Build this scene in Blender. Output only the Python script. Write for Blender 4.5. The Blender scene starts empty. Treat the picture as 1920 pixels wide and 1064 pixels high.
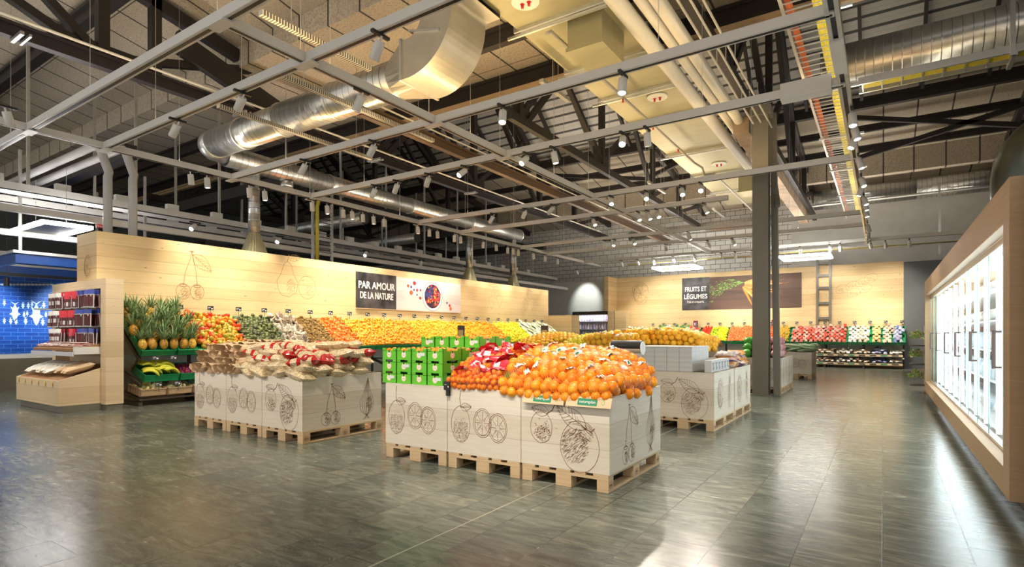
import bpy, math, random
from mathutils import Vector, Matrix, Euler
from math import sin, cos, pi, radians as R
random.seed(7)
# ------------------------------------------------------------ camera
SC = bpy.context.scene
COL = SC.collection
cam = bpy.data.objects.new('camera', bpy.data.cameras.new('camera'))
COL.objects.link(cam); SC.camera = cam
cam.data.sensor_width = 36; cam.data.lens = 1048/1920*36
cam.data.shift_y = 96/1920; cam.data.clip_end = 200
cam.location = (0, 0, 1.25); cam.rotation_euler = (R(90), 0, R(33.55))
SC.view_settings.view_transform = 'Standard'; SC.view_settings.look = 'None'
SC.view_settings.gamma = 1; SC.view_settings.use_curve_mapping = False
SC.view_settings.exposure = 0.18
W = bpy.data.worlds.new('World'); SC.world = W; W.use_nodes = True
W.node_tree.nodes['Background'].inputs[0].default_value = (1, .95, .88, 1)
W.node_tree.nodes['Background'].inputs[1].default_value = 0.85
SPOT_W = 200
UP_W = 5.5
def area(name, loc, rot, sx, sy, watts, color=(1, .9, .76), parent=None, spread=180):
    l = bpy.data.lights.new(name, 'AREA'); l.shape = 'RECTANGLE'; l.size = sx; l.size_y = sy
    l.energy = watts; l.color = color; l.spread = R(spread)
    o = bpy.data.objects.new(name, l); COL.objects.link(o); o.location = loc; o.rotation_euler = rot
    if parent: o.parent = parent
    return o
# ------------------------------------------------------------ helpers
F = 1048.; FW = (-sin(R(33.55)), cos(R(33.55))); RT = (cos(R(33.55)), sin(R(33.55)))
def P(px, py, x=None, y=None, z=None):
    u = (px-960)/F; v = (628-py)/F
    dx = FW[0]+u*RT[0]; dy = FW[1]+u*RT[1]
    if z is not None: t = (z-1.25)/v
    elif x is not None: t = x/dx
    else: t = y/dy
    return Vector((t*dx, t*dy, 1.25+t*v))
class MB:
    def __init__(s): s.v = []; s.f = []; s.m = []
    def add(s, vs, fs, mi=0):
        n = len(s.v); s.v += [tuple(v) for v in vs]
        for f in fs: s.f.append(tuple(i+n for i in f)); s.m.append(mi)
        return s
    def box(s, x0, x1, y0, y1, z0, z1, mi=0, mat=None):
        vs = [Vector((x, y, z)) for z in (z0, z1) for y in (y0, y1) for x in (x0, x1)]
        if mat: vs = [mat @ v for v in vs]
        return s.add(vs, [(0, 2, 3, 1), (4, 5, 7, 6), (0, 1, 5, 4), (2, 6, 7, 3), (0, 4, 6, 2), (1, 3, 7, 5)], mi)
    def bar(s, a, b, w, h, mi=0, up=(0, 0, 1)):
        a = Vector(a); b = Vector(b); d = (b-a); L = d.length; d.normalize()
        u = Vector(up)
        if abs(d.dot(u)) > .98: u = Vector((0, 1, 0)) if abs(d.y) < .9 else Vector((1, 0, 0))
        sd = d.cross(u).normalized(); u = sd.cross(d)
        vs = [p + sd*i*w/2 + u*j*h/2 for p in (a, b) for j in (-1, 1) for i in (-1, 1)]
        return s.add(vs, [(0, 1, 3, 2), (4, 6, 7, 5), (0, 4, 5, 1), (2, 3, 7, 6), (0, 2, 6, 4), (1, 5, 7, 3)], mi)
    def tube(s, path, r, n=12, mi=0, cap=True, closed=False):
        path = [Vector(p) for p in path]; rs = r if isinstance(r, (list, tuple)) else [r]*len(path)
        u = None; vs = []; fs = []
        for i, p in enumerate(path):
            a = path[max(i-1, 0)]; b = path[min(i+1, len(path)-1)]
            t = (b-a).normalized()
            if u is None: u = t.orthogonal().normalized()
            u = (u - t*u.dot(t))
            u = u.normalized() if u.length > 1e-6 else t.orthogonal().normalized()
            w = t.cross(u)
            for k in range(n):
                q = 2*pi*k/n; vs.append(p + (u*cos(q)+w*sin(q))*rs[i])
        for i in range(len(path)-1):
            for k in range(n): fs.append((i*n+k, i*n+(k+1) % n, (i+1)*n+(k+1) % n, (i+1)*n+k))
        if cap: fs.append(tuple(range(n))[::-1]); fs.append(tuple((len(path)-1)*n+k for k in range(n)))
        return s.add(vs, fs, mi)
    def ball(s, c, r, nu=10, nv=6, mi=0, sc=(1, 1, 1), rot=None, fn=None):
        vs = []; fs = []
        for j in range(nv+1):
            th = pi*j/nv
            for i in range(nu if 0 < j < nv else 1):
                ph = 2*pi*i/nu; v = Vector((sin(th)*cos(ph), sin(th)*sin(ph), cos(th)))
                if fn: v = fn(v)
                v = Vector((v.x*sc[0], v.y*sc[1], v.z*sc[2]))*r
                if rot: v = rot @ v
                vs.append(v+Vector(c))
        def ix(j, i): return 0 if j == 0 else (1+(nv-1)*nu if j == nv else 1+(j-1)*nu+i % nu)
        for j in range(nv):
            for i in range(nu):
                a, b, c2, d = ix(j, i), ix(j+1, i), ix(j+1, i+1), ix(j, i+1)
                if j == 0: fs.append((a, b, c2))
                elif j == nv-1: fs.append((a, b, d))
                else: fs.append((a, b, c2, d))
        return s.add(vs, fs, mi)
    def lathe(s, prof, n=16, mi=0, mat=None):
        vs = []; fs = []
        for r, z in prof:
            for k in range(n):
                v = Vector((r*cos(2*pi*k/n), r*sin(2*pi*k/n), z)); vs.append(mat @ v if mat else v)
        for i in range(len(prof)-1):
            for k in range(n): fs.append((i*n+k, i*n+(k+1) % n, (i+1)*n+(k+1) % n, (i+1)*n+k))
        fs.append(tuple(range(n))[::-1]); fs.append(tuple((len(prof)-1)*n+k for k in range(n)))
        return s.add(vs, fs, mi)
    def mesh(s, name, mats, smooth=False):
        me = bpy.data.meshes.new(name); me.from_pydata(s.v, [], s.f)
        if not isinstance(mats, (list, tuple)): mats = [mats]
        for m in mats: me.materials.append(m)
        if len(mats) > 1: me.polygons.foreach_set('material_index', s.m)
        if smooth: me.polygons.foreach_set('use_smooth', [True]*len(s.f))
        me.update(); return me
    def build(s, name, mats, parent=None, loc=None, smooth=False, bevel=0):
        o = bpy.data.objects.new(name, s.mesh(name, mats, smooth)); COL.objects.link(o)
        if parent: o.parent = parent
        if loc is not None: o.location = loc
        if bevel:
            b = o.modifiers.new('bevel', 'BEVEL'); b.width = bevel; b.segments = 2; b.limit_method = 'ANGLE'; b.harden_normals = False
        return o
def tag(o, label=None, cat=None, group=None, kind=None):
    if label: o['label'] = label
    if cat: o['category'] = cat
    if group: o['group'] = group
    if kind: o['kind'] = kind
    return o
def T(name, label, cat, loc=(0, 0, 0), rz=0, group=None):
    o = bpy.data.objects.new(name, None); COL.objects.link(o); o.location = loc; o.rotation_euler = (0, 0, rz)
    o.empty_display_size = .1
    return tag(o, label, cat, group)
def kids(root):
    return [c for c in KID.get(root.name, [])]
KID = {}
def reg(root):
    KID[root.name] = [c for c in root.children]
    for c in root.children: KID[c.name] = list(c.children)
    return root
def dup(root, loc=None, rot=None, label=None, group=None, scale=None):
    r = root.copy(); COL.objects.link(r)
    if loc is not None: r.location = loc
    if rot is not None: r.rotation_euler = rot
    if scale is not None: r.scale = scale if hasattr(scale, '__len__') else (scale,)*3
    if label: r['label'] = label
    if group: r['group'] = group
    for ch in KID.get(root.name, []):
        c = ch.copy(); COL.objects.link(c); c.parent = r
        for g in KID.get(ch.name, []):
            d = g.copy(); COL.objects.link(d); d.parent = c
    return r
ORD = ['first', 'second', 'third', 'fourth', 'fifth', 'sixth', 'seventh', 'eighth', 'ninth', 'tenth', 'eleventh', 'twelfth',
       'thirteenth', 'fourteenth', 'fifteenth', 'sixteenth', 'seventeenth', 'eighteenth', 'nineteenth', 'twentieth',
       'twenty-first', 'twenty-second', 'twenty-third', 'twenty-fourth', 'twenty-fifth', 'twenty-sixth', 'twenty-seventh',
       'twenty-eighth', 'twenty-ninth', 'thirtieth']
def ordn(i): return ORD[i] if i < 30 else str(i+1)+'th'
# ------------------------------------------------------------ materials
class NT:
    def __init__(s, name):
        s.mat = bpy.data.materials.new(name); s.mat.use_nodes = True; s.t = s.mat.node_tree; s.n = s.t.nodes
        s.b = s.n['Principled BSDF']; s.out = s.n['Material Output']
        s.tc = s.n.new('ShaderNodeTexCoord')
    def link(s, a, b): s.t.links.new(a, b)
    def new(s, typ, **kw):
        nd = s.n.new('ShaderNode'+typ)
        for k, v in kw.items():
            if k.startswith('i_'): nd.inputs[k[2:].replace('_', ' ')].default_value = v
            else: setattr(nd, k, v)
        return nd
    def math(s, op, a, b=0., c=None):
        nd = s.n.new('ShaderNodeMath'); nd.operation = op
        for i, q in enumerate((a, b) if c is None else (a, b, c)):
            if isinstance(q, (int, float)): nd.inputs[i].default_value = q
            else: s.link(q, nd.inputs[i])
        return nd.outputs[0]
    def mix(s, fac, a, b, blend='MIX'):
        nd = s.n.new('ShaderNodeMix'); nd.data_type = 'RGBA'; nd.blend_type = blend
        for i, q in ((0, fac), (6, a), (7, b)):
            if isinstance(q, (int, float)): nd.inputs[i].default_value = q
            elif isinstance(q, tuple): nd.inputs[i].default_value = (q[0], q[1], q[2], 1)
            else: s.link(q, nd.inputs[i])
        return nd.outputs[2]
    def mapping(s, vec, scale=(1, 1, 1), loc=(0, 0, 0), rot=(0, 0, 0)):
        nd = s.n.new('ShaderNodeMapping'); nd.inputs['Scale'].default_value = scale; nd.inputs['Location'].default_value = loc
        nd.inputs['Rotation'].default_value = rot; s.link(vec, nd.inputs[0]); return nd.outputs[0]
    def noise(s, vec, scale=5, detail=3, rough=.5, dist=0.):
        nd = s.n.new('ShaderNodeTexNoise'); nd.inputs['Scale'].default_value = scale; nd.inputs['Detail'].default_value = detail
        nd.inputs['Roughness'].default_value = rough; nd.inputs['Distortion'].default_value = dist
        if vec is not None: s.link(vec, nd.inputs['Vector'])
        return nd.outputs['Fac']
    def voro(s, vec, scale=5, feature='F1', out='Distance', rnd=1.):
        nd = s.n.new('ShaderNodeTexVoronoi'); nd.feature = feature; nd.inputs['Scale'].default_value = scale
        nd.inputs['Randomness'].default_value = rnd
        if vec is not None: s.link(vec, nd.inputs['Vector'])
        return nd.outputs[out]
    def ramp(s, fac, pts):
        nd = s.n.new('ShaderNodeValToRGB'); e = nd.color_ramp.elements
        while len(e) < len(pts): e.new(.5)
        for i, (p, c) in enumerate(pts): e[i].position = p; e[i].color = (c[0], c[1], c[2], 1) if isinstance(c, tuple) else (c, c, c, 1)
        s.link(fac, nd.inputs[0]); return nd.outputs[0]
    def bump(s, h, strength=.3, dist=.01):
        nd = s.n.new('ShaderNodeBump'); nd.inputs['Strength'].default_value = strength; nd.inputs['Distance'].default_value = dist
        s.link(h, nd.inputs['Height']); s.link(nd.outputs[0], s.b.inputs['Normal'])
    def set(s, color=None, rough=None, metal=None, **kw):
        for nm, q in (('Base Color', color), ('Roughness', rough), ('Metallic', metal)):
            if q is None: continue
            if isinstance(q, (int, float)): s.b.inputs[nm].default_value = q
            elif isinstance(q, tuple): s.b.inputs[nm].default_value = (q[0], q[1], q[2], 1)
            else: s.link(q, s.b.inputs[nm])
        for k, v in kw.items(): s.b.inputs[k.replace('_', ' ')].default_value = v
        return s.mat
    def rand(s):
        oi = s.n.new('ShaderNodeObjectInfo'); g = s.n.new('ShaderNodeNewGeometry')
        return s.math('FRACT', s.math('ADD', oi.outputs['Random'], g.outputs['Random Per Island']))
def plain(name, c, rough=.5, metal=0., var=.06, scale=8, **kw):
    m = NT(name); n = m.noise(m.tc.outputs['Object'], scale, 3)
    col = m.mix(m.math('MULTIPLY', n, 1), tuple(max(0, x*(1-var)) for x in c), tuple(min(1, x*(1+var)) for x in c))
    return m.set(col, rough, metal, **kw)
def emit(name, c, s):
    m = NT(name); m.b.inputs['Emission Color'].default_value = (*c, 1); m.b.inputs['Emission Strength'].default_value = s
    return m.set(c, .4)
def plank(name, c1, c2, knot, h=.2, grain=1., seam=.02, off=0., rough=.55, knots=.5):
    """horizontal boards stacked in z, grain running along x or y"""
    m = NT(name); ob = m.tc.outputs['Object']
    sx = m.new('SeparateXYZ'); m.link(ob, sx.inputs[0])
    run = m.math('ADD', sx.outputs[0], sx.outputs[1]); zz = m.math('DIVIDE', m.math('ADD', sx.outputs[2], off), h)
    row = m.math('FLOOR', zz); fr = m.math('FRACT', zz)
    cv = m.new('CombineXYZ'); m.link(m.math('ADD', run, m.math('MULTIPLY', row, 3.7)), cv.inputs[0]); m.link(m.math('MULTIPLY', row, 7.3), cv.inputs[1]); m.link(sx.outputs[2], cv.inputs[2])
    g = m.noise(m.mapping(cv.outputs[0], (1.1, 1, 26)), 1.6, 5, .6, 1.2)
    g2 = m.noise(m.mapping(cv.outputs[0], (.35, 1, 3.)), 1.5, 2)
    wn = m.new('TexWhiteNoise', noise_dimensions='1D'); m.link(row, wn.inputs['W'])
    fac = m.math('ADD', m.math('MULTIPLY', g, .6*grain), m.math('ADD', m.math('MULTIPLY', g2, .35), m.math('MULTIPLY', wn.outputs[0], .3)))
    base = m.ramp(fac, [(.35, c2), (.85, c1)])
    kd = m.voro(m.mapping(cv.outputs[0], (1.3, 1, 3.2)), 2.2)
    kf = m.ramp(kd, [(.028*knots*2, 1.), (.06*knots*2, 0.)])
    base = m.mix(m.math('MULTIPLY', kf, .75), base, knot)
    sm = m.ramp(fr, [(0, 1.), (seam, 0.)])
    base = m.mix(m.math('MULTIPLY', sm, .6), base, tuple(x*.35 for x in knot))
    m.bump(m.math('SUBTRACT', m.math('MULTIPLY', g, .3), sm), .25, .004)
    return m.set(base, rough)
M = {}
M['wall_wood'] = plank('spruce_boards', (.80, .60, .32), (.62, .42, .19), (.22, .10, .04), h=.222, off=0, knots=.8, seam=.045)
M['box_wood'] = plank('limewashed_boards', (.78, .71, .60), (.60, .52, .40), (.34, .20, .12), h=.205, off=-.134, seam=.018, knots=.5)
M['end_wood'] = plank('pale_boards', (.76, .60, .39), (.62, .46, .27), (.35, .2, .1), h=.24, off=.08, knots=.4)
M['pallet'] = plank('pallet_wood', (.68, .50, .30), (.48, .33, .18), (.25, .15, .08), h=3, seam=0, knots=.2)
M['oak'] = plank('oak_veneer', (.60, .42, .25), (.45, .30, .16), (.3, .2, .1), h=9, seam=0, knots=.05)
M['print'] = plain('brown_print', (.25, .12, .07), .7)
M['print_wall'] = plain('burned_line', (.36, .19, .07), .7)
M['white'] = plain('white_paint', (.72, .71, .68), .35)
M['beam_white'] = plain('track_paint', (.66, .65, .63), .4, var=.03)
M['black'] = plain('black_paint', (.015, .015, .015), .4)
M['steel_dark'] = plain('dark_steel', (.022, .017, .015), .5, var=.3)
M['steel_brown'] = plain('brown_steel', (.10, .06, .035), .5, var=.3)
M['steel_grey'] = plain('grey_column_paint', (.17, .155, .12), .35, var=.12, scale=3)
M['pipe_brown'] = plain('tan_rail', (.38, .27, .15), .5)
M['alu'] = plain('aluminium', (.75, .74, .71), .3, .9)
M['galv'] = plain('galvanised', (.62, .63, .62), .35, .85, var=.15)
M['pipe_white'] = plain('pipe_jacket', (.70, .67, .58), .35)
M['green'] = plain('green_crate_plastic', (.01, .28, .09), .4, var=.2)
M['rack'] = plain('rack_brown', (.07, .05, .035), .45)
M['card'] = plain('cardboard', (.55, .36, .18), .8)
M['inner'] = plain('inner_dark_wood', (.25, .17, .1), .7)
def mk_duct():
    m = NT('spiral_duct'); sx = m.new('SeparateXYZ'); m.link(m.tc.outputs['Object'], sx.inputs[0])
    fr = m.math('FRACT', m.math('MULTIPLY', sx.outputs[0], 7.)); seam = m.ramp(fr, [(0, 1.), (.06, .4), (.12, 0.)])
    n = m.noise(m.mapping(m.tc.outputs['Object'], (4, 1, 1)), 3, 3)
    c = m.mix(seam, m.mix(n, (.46, .46, .45), (.66, .66, .64)), (.12, .12, .12))
    m.bump(seam, .5, .01); return m.set(c, m.math('MULTIPLY_ADD', n, .2, .22), .9)
M['duct'] = mk_duct()
def mk_sheet():
    m = NT('sheet_duct'); sx = m.new('SeparateXYZ'); m.link(m.tc.outputs['Object'], sx.inputs[0])
    fr = m.math('FRACT', m.math('MULTIPLY', sx.outputs[1], 1.5)); st = m.ramp(fr, [(0, 1.), (.5, 1.), (.52, 0.)])
    n = m.noise(m.mapping(m.tc.outputs['Object'], (1, 3, 1)), 2, 4)
    c = m.mix(n, (.33, .31, .19), (.46, .43, .27)); c = m.mix(m.math('MULTIPLY', st, .1), c, (.3, .3, .25))
    return m.set(c, .42, .6)
M['sheet'] = mk_sheet()
def mk_slab():
    m = NT('wood_wool_slab'); ob = m.tc.outputs['Object']; sx = m.new('SeparateXYZ'); m.link(ob, sx.inputs[0])
    n = m.noise(ob, 26, 4, .8); n2 = m.noise(ob, .6, 3)
    c = m.ramp(n, [(.38, (.13, .10, .07)), (.46, (.46, .39, .29)), (.7, (.64, .56, .44))])
    c = m.mix(n2, c, (.36, .31, .25)); 
    fr = m.math('FRACT', m.math('DIVIDE', sx.outputs[0], .84)); sm = m.ramp(fr, [(0, 1.), (.045, 1.), (.055, 0.)])
    fy = m.math('FRACT', m.math('DIVIDE', sx.outputs[1], 3.1)); sy = m.ramp(fy, [(0, 1.), (.006, 1.), (.008, 0.)])
    s2 = m.math('MAXIMUM', sm, sy)
    c = m.mix(s2, c, (.05, .045, .04)); m.bump(m.math('SUBTRACT', n, s2), .5, .01)
    return m.set(c, .9)
M['slab'] = mk_slab()
def mk_corr():
    m = NT('corrugated_sheet'); ob = m.tc.outputs['Object']; sx = m.new('SeparateXYZ'); m.link(ob, sx.inputs[0])
    fr = m.math('FRACT', m.math('DIVIDE', sx.outputs[1], .33)); 
    sm = m.ramp(fr, [(0, 1.), (.22, 1.), (.27, 0.), (.6, 0.), (.62, .35), (.66, 0.)])
    c = m.mix(sm, m.mix(m.noise(ob, 1.2), (.40, .39, .37), (.56, .55, .53)), (.06, .06, .06))
    return m.set(c, .5, .2)
M['corr'] = mk_corr()
def mk_floor():
    m = NT('slate_tiles'); ob = m.tc.outputs['Object']
    mp = m.mapping(ob, (1, 1, 1), (0.02, 0.0, 0), (0, 0, R(90)))
    br = m.new('TexBrick'); br.offset = .5; br.inputs['Scale'].default_value = 1.; br.inputs['Brick Width'].default_value = .84
    br.inputs['Row Height'].default_value = .42; br.inputs['Mortar Size'].default_value = .0035; br.inputs['Mortar Smooth'].default_value = .3; br.inputs['Bias'].default_value = 0
    br.inputs['Color1'].default_value = (0, 0, 0, 1); br.inputs['Color2'].default_value = (1, 1, 1, 1); br.inputs['Mortar'].default_value = (.5, .5, .5, 1)
    m.link(mp, br.inputs['Vector']); rnd = br.outputs['Color']
    # per tile shift of the vein pattern
    sc = m.new('VectorMath', operation='SCALE'); m.link(rnd, sc.inputs[0]); sc.inputs['Scale'].default_value = 9.
    ad = m.new('VectorMath', operation='ADD'); m.link(ob, ad.inputs[0]); m.link(sc.outputs[0], ad.inputs[1]); v = ad.outputs[0]
    n1 = m.noise(m.mapping(v, (1.2, 5, 1), rot=(0, 0, R(35))), 2.0, 8, .62, 1.5)
    n2 = m.noise(m.mapping(v, (3, 22, 1), rot=(0, 0, R(20))), 5, 4, .7, .6)
    f = m.math('ADD', m.math('MULTIPLY', n1, .75), m.math('MULTIPLY', n2, .25))
    c = m.ramp(f, [(.36, (.075, .088, .078)), (.48, (.135, .152, .135)), (.56, (.185, .20, .175)), (.68, (.30, .31, .27))])
    tint = m.mix(m.ramp(rnd, [(0, 0.), (1, 1.)]), (.78, .84, .80), (1.2, 1.14, 1.03)); c = m.mix(1., c, tint, 'MULTIPLY')
    vd = m.noise(m.mapping(v, (.9, 3.5, 1), rot=(0, 0, R(50))), 1.6, 4, .6, 2.5)
    vein = m.ramp(vd, [(.495, 0.), (.503, 1.), (.511, 0.)])
    msk = m.ramp(m.noise(ob, .9, 2), [(.52, 0.), (.62, 1.)])
    c = m.mix(m.math('MULTIPLY', m.math('MULTIPLY', vein, msk), .6), c, (.42, .41, .35))
    c = m.mix(m.math('MULTIPLY', br.outputs['Fac'], .75), c, (.02, .02, .018))
    m.bump(m.math('SUBTRACT', m.math('MULTIPLY', f, .5), br.outputs['Fac']), .22, .004)
    m.b.inputs['Specular IOR Level'].default_value = .6
    return m.set(c, m.math('MULTIPLY_ADD', f, .22, .13))
M['floor'] = mk_floor()
def mk_block(name, c1, c2, mort, w=.5, h=.25, rotx=True):
    m = NT(name); mp = m.mapping(m.tc.outputs['Object'], (1, 1, 1), rot=(R(-90), 0, 0) if rotx else (R(-90), 0, R(90)))
    s0 = m.new('SeparateXYZ'); m.link(m.tc.outputs['Object'], s0.inputs[0]); cb = m.new('CombineXYZ')
    m.link(m.math('ADD', s0.outputs[0], s0.outputs[1]), cb.inputs[0]); m.link(s0.outputs[2], cb.inputs[1])
    br = m.new('TexBrick'); m.link(cb.outputs[0], br.inputs['Vector']); br.inputs['Scale'].default_value = 1
    br.inputs['Brick Width'].default_value = w; br.inputs['Row Height'].default_value = h; br.inputs['Mortar Size'].default_value = h*.045
    for k, c in (('Color1', c1), ('Color2', c2), ('Mortar', mort)): br.inputs[k].default_value = (*c, 1)
    return m.set(br.outputs['Color'], .5)
M['block'] = mk_block('painted_block', (.74, .73, .68), (.64, .63, .59), (.07, .07, .06), .42, .21)
M['bluetile'] = mk_block('blue_tile', (.008, .08, .38), (.005, .05, .28), (.10, .28, .65), .3, .11)
M['concrete'] = plain('concrete', (.62, .61, .57), .8, var=.15, scale=2)
M['plaster'] = plain('grey_plaster', (.55, .55, .51), .8, var=.05)
M['dark_wall'] = plain('dark_grey_wall', (.12, .13, .13), .7)
def fruit(name, cols, rough=.35, bumps=None, spots=None, obj_scale=14, sub=.1, grad=None):
    m = NT(name); r = m.rand(); n = m.noise(m.tc.outputs['Object'], obj_scale, 2)
    f = m.math('MULTIPLY_ADD', n, .5, m.math('MULTIPLY', r, .75))
    k = len(cols)-1
    c = m.ramp(m.math('SUBTRACT', f, .12), [(i/k, q) for i, q in enumerate(cols)])
    if spots: c = m.mix(m.ramp(m.noise(m.tc.outputs['Object'], spots[1], 2), [(.55, 0.), (.68, 1.)]), c, spots[0])
    if bumps: m.bump(m.noise(m.tc.outputs['Object'], bumps, 2), .35, .002)
    m.b.inputs['Subsurface Weight'].default_value = sub; m.b.inputs['Subsurface Radius'].default_value = (.01, .005, .002)
    return m.set(c, rough)
M['orange'] = fruit('orange_peel', [(.90, .25, .004), (.93, .34, .008), (.94, .46, .02)], .32, 220)
M['blood'] = fruit('red_orange_peel', [(.70, .07, .006), (.80, .14, .008), (.85, .22, .01)], .35)
M['mandarin'] = fruit('mandarin_peel', [(.80, .20, .005), (.86, .28, .008), (.88, .36, .015)], .35)
M['yellowor'] = fruit('yellow_orange_peel', [(.82, .30, .005), (.86, .38, .01), (.88, .46, .02)], .35)
M['lemon'] = fruit('lemon_peel', [(.70, .62, .01), (.82, .66, .015), (.62, .68, .03)], .35)
M['kiwi'] = fruit('kiwi_skin', [(.14, .075, .02), (.22, .125, .03), (.28, .18, .04)], .8)
M['avocado'] = fruit('avocado_skin', [(.02, .02, .01), (.06, .075, .018), (.12, .15, .03), (.04, .02, .015)], .5, 90)
M['mango'] = fruit('mango_skin', [(.45, .02, .01), (.65, .05, .012), (.72, .28, .02), (.32, .36, .03), (.70, .16, .02)], .3, obj_scale=9)
M['tomato'] = fruit('tomato_skin', [(.65, .02, .01), (.85, .05, .02), (.85, .12, .04)], .25)
M['pepper'] = fruit('yellow_pepper', [(.9, .65, .01), (.95, .75, .02), (.4, .6, .03)], .25)
M['potato'] = fruit('potato_skin', [(.55, .38, .15), (.68, .50, .22), (.75, .60, .3)], .6)
M['passion'] = fruit('passion_skin', [(.16, .01, .05), (.26, .02, .08), (.32, .06, .10)], .3)
M['greenveg'] = fruit('green_leaf', [(.02, .12, .02), (.06, .25, .04), (.2, .4, .08)], .5)
M['whiteveg'] = fruit('white_pack', [(.30, .38, .2), (.62, .62, .5), (.4, .5, .25)], .3)
M['mixveg'] = fruit('mixed_pack', [(.45, .36, .18), (.65, .58, .45), (.25, .32, .1), (.55, .32, .15)], .3)
M['redpack'] = fruit('red_pack', [(.55, .03, .02), (.75, .12, .07), (.70, .45, .38), (.75, .10, .05)], .25)
M['brownpack'] = fruit('mushroom_pack', [(.5, .36, .22), (.75, .65, .5), (.35, .22, .12), (.8, .74, .65)], .3)
M['bluepack'] = fruit('blue_pack', [(.03, .05, .22), (.55, .55, .6), (.05, .09, .32), (.6, .6, .55)], .3)
M['silverpack'] = fruit('glossy_pack', [(.22, .14, .08), (.45, .38, .28), (.62, .56, .46)], .15)
M['pine_body'] = fruit('pineapple_rind', [(.45, .22, .03), (.70, .38, .04), (.80, .50, .06)], .5, spots=((.14, .07, .02), 45))
M['pine_leaf'] = fruit('pineapple_leaf', [(.07, .16, .06), (.22, .32, .13), (.42, .50, .26)], .45)
M['banana'] = fruit('banana_peel', [(.55, .62, .05), (.75, .75, .06), (.85, .72, .06)], .4)
# ------------------------------------------------------------ setting: floor, walls, roof
def struct(name, mb, mat, parent=None, **kw):
    o = mb.build(name, mat, parent, **kw)
    if not parent: o['kind'] = 'structure'
    return o
struct('floor', MB().box(-30, 8, -4, 26.2, -.12, 0), M['floor'])
SEAM = -2.3
struct('trim_1', MB().box(SEAM-.006, SEAM+.006, -2, 25, -.01, .0012), plain('brass_strip', (.55, .53, .42), .3, .4))
struct('wall_far', MB().box(-30, -3.2, 26.0, 26.3, 0, 8.2), M['block'])
struct('wall_back_right', MB().box(-3.2, 8, 26.0, 26.3, 0, 8.2), M['concrete'])
struct('wall_right', MB().box(7.7, 8, -4, 26, 0, 11), M['concrete'])
struct('wall_far_left', MB().box(-30, -29.7, -4, 26, 0, 11), M['dark_wall'])
def roof_z(Y):
    if Y <= 6.9: return 7.25+.2*(6.9-Y)
    if Y <= 10.4: return 7.05
    if Y <= 14.7: return 7.6+.84*(Y-10.4)
    if Y <= 19: return 8.2+.81*(19-Y)
    return 8.2-.2*(Y-19)
def strip(name, Y0, Y1, z0, z1, mat, x0=-30, x1=8, t=.15):
    m = MB(); L = math.hypot(Y1-Y0, z1-z0); m.box(x0, x1, 0, L, 0, t)
    o = m.build(name, mat); o.location = (0, Y0, z0); o.rotation_euler = (math.atan2(z1-z0, Y1-Y0), 0, 0); o['kind'] = 'structure'; return o
strip('ceiling', -4.2, 6.9, 7.25+.2*11.1, 7.25, M['slab'])
strip('ceiling', 6.85, 10.5, 7.05, 7.05, M['slab'])
strip('ceiling', 10.4, 14.75, 7.6, 11.25, M['corr'])
strip('ceiling', 14.7, 19.05, 11.68, 8.2, M['corr'])
strip('ceiling', 19, 26.3, 8.2, 6.74, M['slab'])
struct('trim_2', MB().box(-30, 8, 6.6, 6.95, 6.85, 7.3), M['slab'])
struct('trim_3', MB().box(-30, 8, 22.7, 23.0, 6.7, 7.5), M['slab'])
# --- wood clad partition behind the fruit, back wall cladding
wl = struct('wall_left', MB().box(-12.57, -11.7, 4.22, 20.4, 0, 3.11), M['wall_wood'])
wb = struct('wall_back', MB().box(-10.9, .65, 25.4, 25.6, 0, 4.0), M['wall_wood'])
MB().box(-10.95, -10.75, 24.4, 25.6, 0, 4.0).build('side_return', M['wall_wood'], wb)
wp = struct('wall_plaster', MB().box(-14.5, -10.95, 24.9, 25.1, 0, 3.9), M['plaster'])
struct('wall_back_dark', MB().box(.65, 3.4, 25.3, 25.5, 0, 3.95), M['dark_wall'])
# --- roof steel: rafters under the corrugated sheet, purlins under the slabs
def purlin(Y, z, w, h, label, mat='steel_dark', x0=-29.5, x1=7.6):
    o = MB().box(-(x1-x0)/2, (x1-x0)/2, -w/2, w/2, -h/2, h/2-.06).box(-(x1-x0)/2, (x1-x0)/2, -w*.8, w*.8, h/2-.06, h/2).build('steel_purlin', M[mat])
    o.location = ((x0+x1)/2, Y, z); tag(o, label, 'roof beam')
purlin(1.6, 8.05, .2, .28, 'dark steel purlin under the grey roof slabs nearest the camera')
purlin(4.56, 7.5, .2, .28, 'dark steel purlin crossing the grey slabs at upper left')
purlin(8.7, 6.88, .16, .3, 'dark steel purlin under the orange-lit slabs above the round duct')
purlin(10.4, 6.78, .2, .5, 'deep dark eaves beam along the near edge of the corrugated lantern roof')
purlin(10.15, 6.5, .14, .14, 'pale brown rail running along under the deep eaves beam', 'pipe_brown')
purlin(14.7, 11.1, .2, .3, 'dark ridge beam at the top of the corrugated lantern roof')
purlin(19.0, 7.9, .18, .3, 'dark beam along the far edge of the corrugated lantern roof')
purlin(20.4, 7.6, .11, .2, 'upper dark purlin under the far pale slabs')
purlin(21.7, 7.35, .11, .2, 'lower dark purlin under the far pale slabs')
for i in range(26):
    x = -28.5+1.4*i
    o = MB().bar((0, 10.55, 7.45), (0, 14.6, 10.85), .08, .16).bar((0, 14.8, 11.3), (0, 18.9, 8.0), .08, .16).build('lantern_rafter', M['steel_dark'])
    o.location = (x, 0, 0); tag(o, 'slim dark rafter pair under the corrugated lantern roof', 'rafter', 'rafters of the corrugated lantern roof')
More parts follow.
